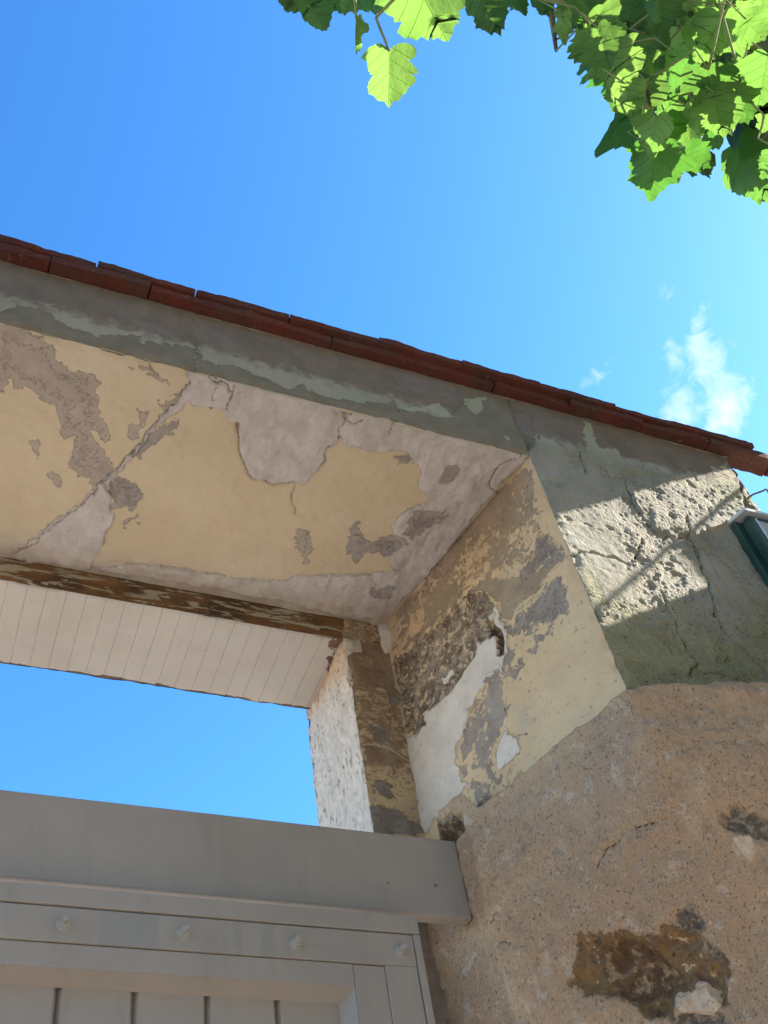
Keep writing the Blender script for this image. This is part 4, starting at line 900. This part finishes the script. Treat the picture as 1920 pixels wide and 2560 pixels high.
# ------------------------------------------------------------------ the tree overhead
LEAVES = (
(0.216,0.321,3.173,0.246,0.326,3.168,1.00,30,20),
(0.224,0.293,3.157,0.282,0.337,3.139,0.95,35,-30),
(0.306,0.282,3.207,0.303,0.319,3.200,1.00,20,40),
(0.238,0.151,2.622,0.291,0.191,2.601,1.12,8,15),
(0.340,0.257,3.142,0.327,0.290,3.139,1.00,50,10),
(0.229,0.204,2.552,0.244,0.246,2.538,1.12,22,-8),
(0.201,0.197,2.591,0.207,0.225,2.584,0.35,70,0),
(0.459,0.214,3.139,0.503,0.259,3.118,0.85,10,30),
(0.465,0.234,3.218,0.444,0.268,3.219,1.00,-20,30),
(0.524,0.210,3.204,0.548,0.237,3.192,0.70,30,60),
(0.571,0.209,3.241,0.596,0.228,3.229,1.00,20,-40),
(0.567,0.200,3.104,0.577,0.238,3.095,0.80,40,50),
(0.571,0.193,3.082,0.593,0.216,3.070,0.50,50,70),
(0.594,0.195,3.073,0.648,0.212,3.047,1.15,15,20),
(0.610,0.213,3.009,0.658,0.238,2.983,1.15,10,-15),
(0.603,0.176,3.180,0.644,0.207,3.159,1.20,10,-30),
(0.664,0.155,3.212,0.691,0.198,3.196,1.10,5,35),
(0.655,0.240,3.172,0.680,0.275,3.156,0.60,60,30),
(0.693,0.242,3.133,0.737,0.294,3.103,0.80,40,50),
(0.695,0.230,3.045,0.715,0.267,3.029,1.10,15,10),
(0.726,0.260,3.070,0.735,0.304,3.057,0.90,-30,40),
(0.760,0.240,3.124,0.779,0.300,3.104,0.55,60,-20),
(0.736,0.190,3.098,0.759,0.258,3.076,0.60,55,30),
(0.706,0.283,2.950,0.725,0.348,2.925,1.00,18,30),
(0.740,0.282,2.967,0.765,0.319,2.945,0.90,-15,-35),
(0.764,0.284,2.977,0.798,0.292,2.956,1.10,25,15),
(0.760,0.229,3.012,0.784,0.261,2.994,0.95,20,45),
(0.804,0.228,3.034,0.814,0.264,3.022,1.35,15,-20),
(0.813,0.197,3.080,0.865,0.248,3.042,0.80,-40,30),
(0.748,0.182,3.002,0.775,0.220,2.982,1.15,5,10),
(0.806,0.179,3.017,0.803,0.224,3.012,1.20,-10,-25),
(0.786,0.172,3.210,0.825,0.213,3.185,1.10,30,-35),
(0.807,0.134,3.147,0.798,0.196,3.145,1.15,15,15),
(0.846,0.117,3.185,0.867,0.172,3.168,1.10,35,20),
(0.714,0.104,2.915,0.743,0.119,2.898,1.20,20,-30),
(0.828,0.201,2.954,0.833,0.223,2.948,1.20,30,10),
(0.838,0.223,2.885,0.827,0.262,2.884,1.20,20,-10),
(0.723,0.100,2.968,0.755,0.110,2.949,0.80,40,40),
(0.801,0.119,3.264,0.844,0.152,3.239,1.20,20,10),
(0.737,0.142,3.236,0.766,0.188,3.218,1.10,20,-20),
(0.754,0.161,3.337,0.788,0.201,3.317,1.10,-20,30),
(0.735,0.196,3.209,0.778,0.216,3.186,1.00,30,40),
(0.781,0.204,3.153,0.808,0.247,3.133,1.00,10,-45),
(0.722,0.210,3.125,0.744,0.237,3.110,0.90,25,25),
(0.811,0.086,3.092,0.836,0.110,3.076,1.00,10,10),
(0.753,0.263,3.056,0.777,0.296,3.037,0.90,35,-30),
(0.689,0.203,3.250,0.700,0.245,3.240,0.90,40,-40),
(0.713,0.210,3.184,0.744,0.242,3.165,1.00,20,-50),
(0.755,0.201,2.973,0.787,0.245,2.948,1.20,10,20),
(0.799,0.182,2.998,0.829,0.221,2.974,1.10,-20,20),
(0.770,0.242,3.051,0.803,0.289,3.024,1.00,-25,-10),
(0.586,0.179,3.143,0.596,0.224,3.133,1.00,20,10),
(0.671,0.243,2.919,0.681,0.293,2.904,0.90,35,-20),
(0.803,0.137,2.977,0.819,0.194,2.961,1.20,15,-15),
(0.569,0.183,2.976,0.602,0.218,2.957,1.10,-10,35),
(0.623,0.226,2.946,0.646,0.258,2.929,1.10,20,-30),
(0.840,0.224,3.633,0.849,0.268,3.556,1.16,36,31),
(0.915,0.263,3.884,0.964,0.257,3.829,1.11,-36,-22),
(1.209,0.399,3.777,1.202,0.505,3.782,0.79,12,20),
(1.072,0.231,3.861,1.135,0.210,3.808,1.00,-23,49),
(0.949,0.265,3.509,0.979,0.347,3.550,1.12,-54,-54),
(1.018,0.219,3.602,1.041,0.271,3.541,0.90,59,-36),
(1.008,0.249,3.803,1.062,0.335,3.841,0.89,7,48),
(0.871,0.258,3.873,0.937,0.289,3.880,1.03,-31,-20),
(1.015,0.281,3.950,1.086,0.332,3.942,0.90,-58,-54),
(0.772,0.192,3.423,0.790,0.284,3.461,0.77,-39,21),
(0.765,0.210,3.557,0.801,0.259,3.528,1.20,-45,3),
(1.067,0.229,3.530,1.049,0.320,3.501,0.77,-9,-30),
(1.220,0.158,3.837,1.255,0.185,3.805,1.00,58,-11),
(1.157,0.400,3.636,1.128,0.472,3.676,1.06,-27,50),
(0.961,0.094,3.327,1.057,0.104,3.315,1.15,-44,56),
(1.047,0.155,3.712,1.066,0.207,3.719,1.01,29,51),
(1.004,0.321,3.608,1.066,0.336,3.619,1.14,12,-43),
(0.934,0.389,3.442,0.986,0.429,3.430,0.97,55,-48),
(1.192,0.168,3.755,1.259,0.212,3.761,0.83,44,-38),
(1.023,0.296,3.599,1.034,0.361,3.524,0.78,-30,41),
(1.016,0.231,3.598,1.006,0.325,3.641,1.16,-23,44),
(0.870,0.338,3.373,0.915,0.347,3.353,0.81,37,-38),
(1.000,0.179,3.335,0.982,0.241,3.314,0.93,52,-38),
(0.901,0.199,3.335,0.926,0.210,3.270,0.76,53,39),
(1.099,0.358,3.754,1.200,0.394,3.711,1.19,-45,18),
(1.274,0.232,3.777,1.248,0.310,3.733,1.07,-22,-32),
(0.942,0.368,3.565,1.013,0.416,3.499,1.12,-25,-10),
(0.988,0.293,3.911,1.059,0.372,3.875,1.10,-42,-31),
(0.869,0.179,3.425,0.889,0.196,3.374,0.78,59,-25),
(1.113,0.346,3.556,1.064,0.408,3.529,0.82,41,-1),
(1.090,0.344,3.907,1.086,0.378,3.829,0.82,-41,41),
(1.078,0.173,3.579,1.093,0.237,3.540,1.07,-37,39),
(1.141,0.236,3.848,1.175,0.341,3.874,1.03,-19,40),
(1.051,0.329,3.481,0.963,0.324,3.490,0.79,25,0),
(0.954,0.303,3.424,0.944,0.351,3.387,0.78,33,49),
(0.880,0.138,3.335,0.919,0.187,3.262,1.13,14,14),
(1.042,0.223,3.840,1.115,0.239,3.821,0.88,-13,12),
(0.927,0.220,3.315,0.911,0.259,3.350,1.15,51,-26),
(1.126,0.246,3.652,1.158,0.295,3.576,0.87,1,-56),
(0.932,0.306,3.342,0.975,0.392,3.346,1.13,-38,26),
(0.956,0.294,3.721,0.982,0.365,3.620,0.91,58,-39),
(0.973,0.314,3.531,0.999,0.354,3.454,1.08,40,31),
(1.033,0.131,3.394,1.040,0.146,3.330,1.12,27,52),
(0.850,0.153,3.449,0.881,0.205,3.469,0.92,-4,-17),
(1.020,0.223,3.827,0.982,0.263,3.772,1.08,-9,-46),
(1.006,0.213,3.702,1.068,0.277,3.700,1.02,26,-57),
(0.970,0.390,3.462,0.988,0.413,3.404,0.95,-22,16),
(1.140,0.349,3.809,1.186,0.377,3.746,0.84,-3,-45),
(1.089,0.174,3.864,1.151,0.193,3.763,0.79,53,34),
(1.167,0.337,3.800,1.247,0.366,3.805,0.84,-3,-26),
(0.940,0.109,3.364,0.945,0.162,3.340,0.94,49,-25),
(0.918,0.289,3.397,1.008,0.327,3.402,0.80,31,-21),
(0.825,0.238,3.436,0.879,0.291,3.430,1.04,-51,54),
(1.034,0.235,3.724,1.096,0.289,3.695,0.99,9,8),
(0.844,0.255,3.490,0.887,0.286,3.461,0.97,-24,-15),
(1.144,0.247,3.801,1.205,0.326,3.768,0.83,-48,59),
(1.136,0.195,3.517,1.184,0.226,3.497,1.08,-25,-49),
(1.162,0.449,3.863,1.234,0.539,3.890,0.90,-18,21),
(0.862,0.188,3.545,0.874,0.236,3.495,0.81,-5,28),
(0.993,0.313,3.464,0.900,0.359,3.456,0.90,-55,45),
(1.200,0.377,3.784,1.278,0.435,3.816,0.91,-9,-9),
(0.826,0.219,3.543,0.871,0.268,3.543,1.07,7,19),
(1.154,0.238,3.738,1.173,0.315,3.740,1.10,47,29),
(0.941,0.187,3.428,0.990,0.232,3.393,0.76,54,44),
(0.949,0.218,3.850,1.012,0.228,3.742,0.82,38,40),
(1.071,0.242,3.755,1.097,0.257,3.695,1.04,-33,35),
(1.008,0.271,3.678,1.066,0.342,3.686,1.07,49,-19),
(0.959,0.163,3.539,0.998,0.159,3.486,1.07,45,-13),
(0.845,0.271,3.615,0.916,0.295,3.596,0.78,42,16),
(0.972,0.214,3.572,1.002,0.282,3.547,1.00,45,-25),
(0.957,0.318,3.411,0.922,0.381,3.371,1.15,4,-51),
(0.830,0.199,3.553,0.865,0.218,3.473,1.12,32,-37),
(1.078,0.095,3.595,1.057,0.151,3.535,1.15,-18,25),
(0.972,0.232,3.371,1.017,0.290,3.367,0.83,-16,1),
(0.979,0.257,3.938,0.997,0.331,3.877,0.98,-1,55),
(1.030,0.315,3.518,1.030,0.367,3.510,0.83,-21,15),
(0.977,0.235,3.764,1.009,0.301,3.753,0.89,-27,-7),
(0.925,0.125,3.452,1.007,0.109,3.447,1.12,-55,0),
(0.911,0.284,3.585,0.941,0.329,3.513,0.81,-3,58),
(0.950,0.127,3.408,0.992,0.183,3.370,1.03,1,32),
(0.807,0.227,3.403,0.849,0.279,3.411,1.02,-8,-28),
(1.180,0.141,3.749,1.194,0.209,3.764,0.98,-6,45),
(1.090,0.369,3.686,1.110,0.463,3.653,1.06,48,-13),
(1.008,0.365,3.477,1.008,0.429,3.485,1.03,-15,41),
(1.037,0.280,3.927,0.967,0.309,4.001,0.94,-6,18),
(1.134,0.370,3.807,1.104,0.432,3.875,1.15,34,29),
(1.108,0.171,3.576,1.157,0.248,3.544,0.82,-29,12),
(1.053,0.106,3.501,1.032,0.165,3.448,0.91,-17,6),
(1.061,0.298,3.671,1.070,0.350,3.599,0.97,-44,18),
(0.909,0.158,3.435,0.934,0.195,3.441,0.99,-31,35),
(0.906,0.225,3.462,0.932,0.286,3.466,0.83,-51,28),
(0.954,0.120,3.399,0.924,0.153,3.404,1.20,-51,9),
(1.083,0.146,3.572,1.091,0.225,3.591,0.82,47,0),
(1.087,0.163,3.806,1.113,0.163,3.745,1.13,-16,24),
(1.125,0.171,3.887,1.148,0.241,3.851,1.00,34,-51),
(0.449,0.300,3.531,0.427,0.346,3.513,1.01,17,7),
(0.419,0.285,3.441,0.429,0.335,3.460,1.09,-22,48),
(0.343,0.308,3.410,0.342,0.365,3.454,0.90,24,-5),
(0.359,0.336,3.588,0.395,0.362,3.548,1.12,-42,-1),
(0.309,0.314,3.370,0.315,0.339,3.319,1.12,-33,-23),
(0.611,0.252,3.596,0.632,0.276,3.569,1.03,31,36),
(0.706,0.216,3.609,0.720,0.260,3.649,0.96,42,-42),
(0.453,0.293,3.492,0.495,0.339,3.535,1.16,-20,-14),
(0.351,0.323,3.511,0.323,0.353,3.457,0.97,48,0),
(0.530,0.202,3.267,0.542,0.237,3.240,0.86,13,3),
(0.497,0.286,3.530,0.494,0.325,3.521,1.09,-19,26),
(0.597,0.237,3.433,0.642,0.259,3.463,0.87,-33,-2),
(0.615,0.243,3.583,0.647,0.286,3.576,0.88,21,7),
(0.418,0.350,3.657,0.393,0.396,3.644,1.15,-10,-36),
(0.564,0.212,3.368,0.616,0.236,3.404,0.96,22,-30),
(0.422,0.319,3.618,0.466,0.345,3.634,1.06,9,39)
)
tree = thing('tree', 'broad leaved tree with sunlit lobed leaves hanging above the gateway', 'tree', (0, 0, 0))
# half outline of a leaf: x across, y along, from the stalk to the tip
OUT = [(0, 0), (.06, -.07), (.15, -.12), (.25, -.13), (.34, -.09), (.40, -.02), (.455, .00), (.49, .07), (.54, .10), (.545, .17), (.59, .22), (.585, .27), (.60, .33), (.55, .36), (.53, .40), (.47, .41), (.435, .44), (.42, .48),
       (.435, .53), (.405, .56), (.405, .62), (.36, .65), (.345, .71), (.295, .73), (.265, .79), (.21, .81), (.175, .87), (.11, .89), (.06, .95), (0, 1.0)]
class LeafBag:
    def __init__(s): s.V, s.F, s.uv, s.tone = [], [], [], []
    def add(s, base, tip, wr, nrm, rng, stalk=None, tone=None, fold=None):
        base, tip = Vector(base), Vector(tip)
        L = (tip - base).length; t = (tip - base).normalized()
        n = (nrm - t * nrm.dot(t)).normalized(); b = n.cross(t)
        o0 = len(s.V); rings = (0.0, .34, .68, 1.0)
        jit = [1 + rng.uniform(-.10, .10) for _ in OUT]; asym = rng.uniform(-.22, .22); la, lb, lp = rng.uniform(.05, .24), rng.uniform(7, 13), rng.uniform(0, 6)
        fold = rng.uniform(.05, .62) if fold is None else fold; curl = rng.uniform(-.15, .7); wav = rng.uniform(.02, .055); ph = rng.uniform(0, 6); cup = rng.uniform(-.5, .4)
        tn = rng.random() if tone is None else tone
        lob = rng.uniform(.75, 1.15)
        pts = []
        for sg in (1, -1):
            for i, (x, y) in enumerate(OUT):
                if sg < 0 and i in (0, len(OUT) - 1): continue
                xx = x * (1 + asym * sg) * (1 + la * math.sin(lb * y + lp + .8 * sg)) * jit[i] * (lob if .1 < y < .42 else 1)
                pts.append((sg * xx, y * (1 + .5 * (jit[(i * 7) % len(jit)] - 1))))
        m = len(OUT)
        # per point: centre-line anchor, then rings out to the margin
        for (x, y) in pts:
            ay = min(max(y, .02), .98) * .86 + .05 * (y < .1)
            for k, r in enumerate(rings):
                px, py = x * r, ay + (y - ay) * r
                z = -fold * abs(px) - curl * py * py * .5 + cup * px * px + wav * math.sin(9 * py + ph + 3 * px) * abs(px) * 2.2 + .02 * math.sin(17 * px + ph) * (abs(px) > .1)
                s.V.append(base + t * (py * L) + b * (px * L * wr) + n * (z * L)); s.uv.append((px, py)); s.tone.append(tn)
        nr = len(rings)
        right = list(range(m)); left = [0] + [m + i for i in range(m - 2)] + [m - 1]
        for chain, flip in ((right, False), (left, True)):
            for i in range(len(chain) - 1):
                a0, a1 = o0 + chain[i] * nr, o0 + chain[i + 1] * nr
                for k in range(nr - 1):
                    f = (a0 + k, a1 + k, a1 + k + 1, a0 + k + 1)
                    s.F.append(f[::-1] if flip else f)
    def build(s, name, parent):
        me = bpy.data.meshes.new(name)
        me.from_pydata([v[:] for v in s.V], [], s.F)
        uvl = me.uv_layers.new(name='leaf')
        li = np.zeros(len(me.loops), np.int32); me.loops.foreach_get('vertex_index', li)
        uvl.data.foreach_set('uv', np.array(s.uv, np.float32)[li].ravel())
        at = me.attributes.new('tone', 'FLOAT', 'POINT'); at.data.foreach_set('value', np.array(s.tone, np.float32))
        return link(name, me, [m_leaf], parent, True)
def build_tree():
    rng = random.Random(11)
    trunk = bmesh.new()
    tube_bm(trunk, [(2.9, -1.7, 0), (2.85, -1.65, .5), (2.75, -1.55, 1.4), (2.6, -1.4, 2.4), (2.45, -1.2, 3.3), (2.3, -1.0, 4.2), (2.25, -.9, 5.2), (2.3, -.95, 6.2)], [.19, .15, .13, .12, .11, .09, .06, .02], 14)
    bm_obj('trunk', trunk, m_bark, tree, True)
    limbs = [[(2.47, -1.22, 3.25), (2.0, -.8, 3.75), (1.5, -.2, 3.98), (1.05, .22, 3.92), (.95, .33, 3.72)],
             [(2.35, -1.08, 3.9), (1.7, -.6, 4.25), (1.0, -.05, 4.2), (.6, .18, 3.85), (.38, .28, 3.42)],
             [(1.5, -.2, 3.98), (1.4, .2, 3.85), (1.25, .34, 3.6)],
             [(1.0, -.05, 4.2), (.8, .25, 3.9), (.78, .33, 3.62)],
             [(1.05, .22, 3.92), (1.02, .25, 3.75), (1.0, .31, 3.6), (.985, .34, 3.5)], [(1.4, .2, 3.85), (1.18, .2, 3.74), (1.1, .25, 3.58)],
             [(2.3, -1.0, 4.4), (1.4, -1.5, 5.0), (.4, -1.6, 5.1)], [(2.35, -1.1, 3.8), (3.4, -1.6, 4.6), (4.2, -1.5, 4.9)]]
    for l in limbs:
        bm = bmesh.new(); n = len(l)
        tube_bm(bm, l, [(.045 if n > 3 else .022) * (1 - .85 * i / (n - 1)) for i in range(n)], 8)
        bm_obj('branch', bm, m_bark, tree, True)
    spray = LeafBag(); stalks = bmesh.new()
    up = Vector((.15, .1, 1))
    view = Vector((0, 0, CAM_Z))
    anchors = []
    for l in limbs[:6]:
        for a, b in zip(l[:-1], l[1:]):
            anchors += [Vector(a).lerp(Vector(b), k / 8) for k in range(9)]
    for (bx, by, bz, tx, ty, tz, wr, ta, tb) in LEAVES:
        b, t = Vector((bx, by, bz)), Vector((tx, ty, tz))
        n = (view - b).normalized()
        ax = (t - b).normalized()
        n = Matrix.Rotation(R(ta), 3, ax) @ n
        n = Matrix.Rotation(R(tb) * .5, 3, n.cross(ax)) @ n
        spray.add(b, t, wr, n, rng)
        near = min(anchors, key=lambda p: (p - b).length + (.6 if p.z < b.z + .035 else 0)); anchors.append(b.copy())
        up1 = b + Vector((rng.uniform(-.01, .01), rng.uniform(-.01, .01), .06))
        m2 = b.lerp(near, .55) + Vector((0, 0, .03))
        tube_bm(stalks, [near, m2, up1, b], [.0020, .0017, .0014, .0011], 6)
    # leaves filling the hanging sprays around and behind those
    def fill(bag, poly, n, rad, size, seed):
        rg = random.Random(seed)
        P = [Vector(p) for p in poly]
        for _ in range(n):
            i = rg.randrange(len(P) - 1); c = P[i].lerp(P[i + 1], rg.random())
            c = c + Vector([max(-1.4, min(1.4, rg.gauss(0, 1))) * rad for _ in range(3)])
            sz = size * rg.uniform(.6, 1.15)
            t = Vector((rg.uniform(-.8, .8), rg.uniform(-.8, .8), -1)).normalized()
            nr = Vector((rg.uniform(-1, 1), rg.uniform(-1, 1), rg.uniform(.0, 1.1))).normalized()
            bag.add(c, c + t * sz, rg.uniform(.7, 1.15), nr, rg)
    fill(spray, [(1.25, .16, 4.1), (1.2, .25, 3.95), (1.15, .33, 3.80)], 80, .08, .14, 2)
    fill(spray, [(1.50, .10, 4.15), (1.42, .2, 3.9), (1.36, .28, 3.78)], 110, .09, .15, 3)
    fill(spray, [(1.0, .24, 4.1), (1.0, .30, 3.95)], 26, .05, .12, 4)
    spray.build('crown', tree)
    bm_obj('twigs', stalks, m_stem, tree, True)
    back = LeafBag()
    fill(back, [(1.45, -.05, 4.3), (1.6, .05, 4.15), (1.75, .1, 4.0)], 110, .13, .15, 5)
    fill(back, [(2.0, -.8, 4.3), (1.4, -.3, 4.4), (1.2, -.1, 4.2)], 160, .3, .15, 6)
    fill(back, [(.9, -.2, 4.35), (.6, .0, 4.15), (.45, .1, 3.9)], 60, .13, .14, 7)
    back.build('crown', tree)
    outer = LeafBag()
    fill(outer, [(2.3, -1.3, 5.4), (1.5, -.9, 5.7), (2.2, -1.5, 6.4)], 520, .55, .16, 8)
    fill(outer, [(2.3, -1, 4.8), (1.4, -1.5, 5.2), (.4, -1.6, 5.4)], 420, .5, .16, 9)
    fill(outer, [(2.4, -1.6, 5.0), (3.4, -1.9, 5.2), (4.2, -2.0, 5.4)], 380, .5, .16, 10)
    outer.build('crown', tree)
build_tree()

# ------------------------------------------------------------------ unseen raked sun blocker added past the right edge; its slot shapes the sun patch
def build_sun_blocker():
    blocker = thing('sun_blocker', 'unseen raked slab with a narrow open slot, added to shape the sun patch on the pier', 'wall', (0, 0, 0))
    x0, x1 = 2.10, 2.16
    def sheet(bm, poly):
        t = bmesh.new()
        a = [t.verts.new((x0, y, z)) for y, z in poly]; b = [t.verts.new((x1, y, z)) for y, z in poly]
        t.faces.new(a); t.faces.new(b[::-1])
        for i in range(len(poly)): t.faces.new((a[i], b[i], b[(i + 1) % len(poly)], a[(i + 1) % len(poly)]))
        merge(bm, t)
    zl, zu, o0, o1 = 3.515, 3.855, .62, .93
    bm = bmesh.new()
    sheet(bm, [(.30, 0), (.96, 0), (.96, zl), (.30, zl)])
    sheet(bm, [(.786, zl), (.7746, 3.62), (.826, 3.652), (o1, 3.665), (o1, zl)])  # step in the slot, trims the right side of the sun patch
    sheet(bm, [(.30, zl), (o0, zl), (o0, zu), (.30, zu)])
    sheet(bm, [(o1, zl), (.96, zl), (.96, zu), (o1, zu)])
    sheet(bm, [(.30, zu), (.96, zu), (.96, 3.98), (.50, 5.06), (.30, 5.06)])
    bm_obj('blocker_sheets', bm, m_plain, blocker)  # slotted sheets added out of view to block the sun
    bm = bmesh.new(); tube_bm(bm, [(2.12, .66, zl), (2.12, .92, zu)], .005, 8)  # added bar, out of view, casts a streak across the sun patch
    bm_obj('shadow_bar', bm, m_stem, blocker)
build_sun_blocker()

# ------------------------------------------------------------------ unseen house behind the viewer, added to block skylight from that side
def build_sky_blocker():
    h = thing('added_house', 'unseen rendered house with shuttered windows, added across the yard to block sky light', 'added_house', (0, 0, 0))
    bm = bmesh.new(); box_bm(bm, -9, 8, -11, -4.6, 0, 7.0)
    bm_obj('wall', bm, m_plain, h)  # walls of the added house, unseen, block sky light
    bm = bmesh.new(); t = bmesh.new()
    a = [(-9.3, -11.4, 6.98), (8.3, -11.4, 6.98), (8.3, -4.2, 6.98), (-9.3, -4.2, 6.98), (-9.3, -7.8, 9.2), (8.3, -7.8, 9.2)]
    v = [t.verts.new(p) for p in a]
    for f in ((0, 1, 5, 4), (2, 3, 4, 5), (0, 4, 3), (1, 2, 5), (3, 2, 1, 0)): t.faces.new([v[i] for i in f])
    merge(bm, t); bm_obj('roof', bm, m_tile, h)
    for wx in (-6, -2.5, 1.0, 4.5):
        for wz in (1.0, 4.0):
            bm = bmesh.new(); box_bm(bm, wx, wx + 1.1, -4.6, -4.55, wz, wz + 1.5, bev=.01)
            bm_obj('shutter', bm, m_gate, h)
build_sky_blocker()
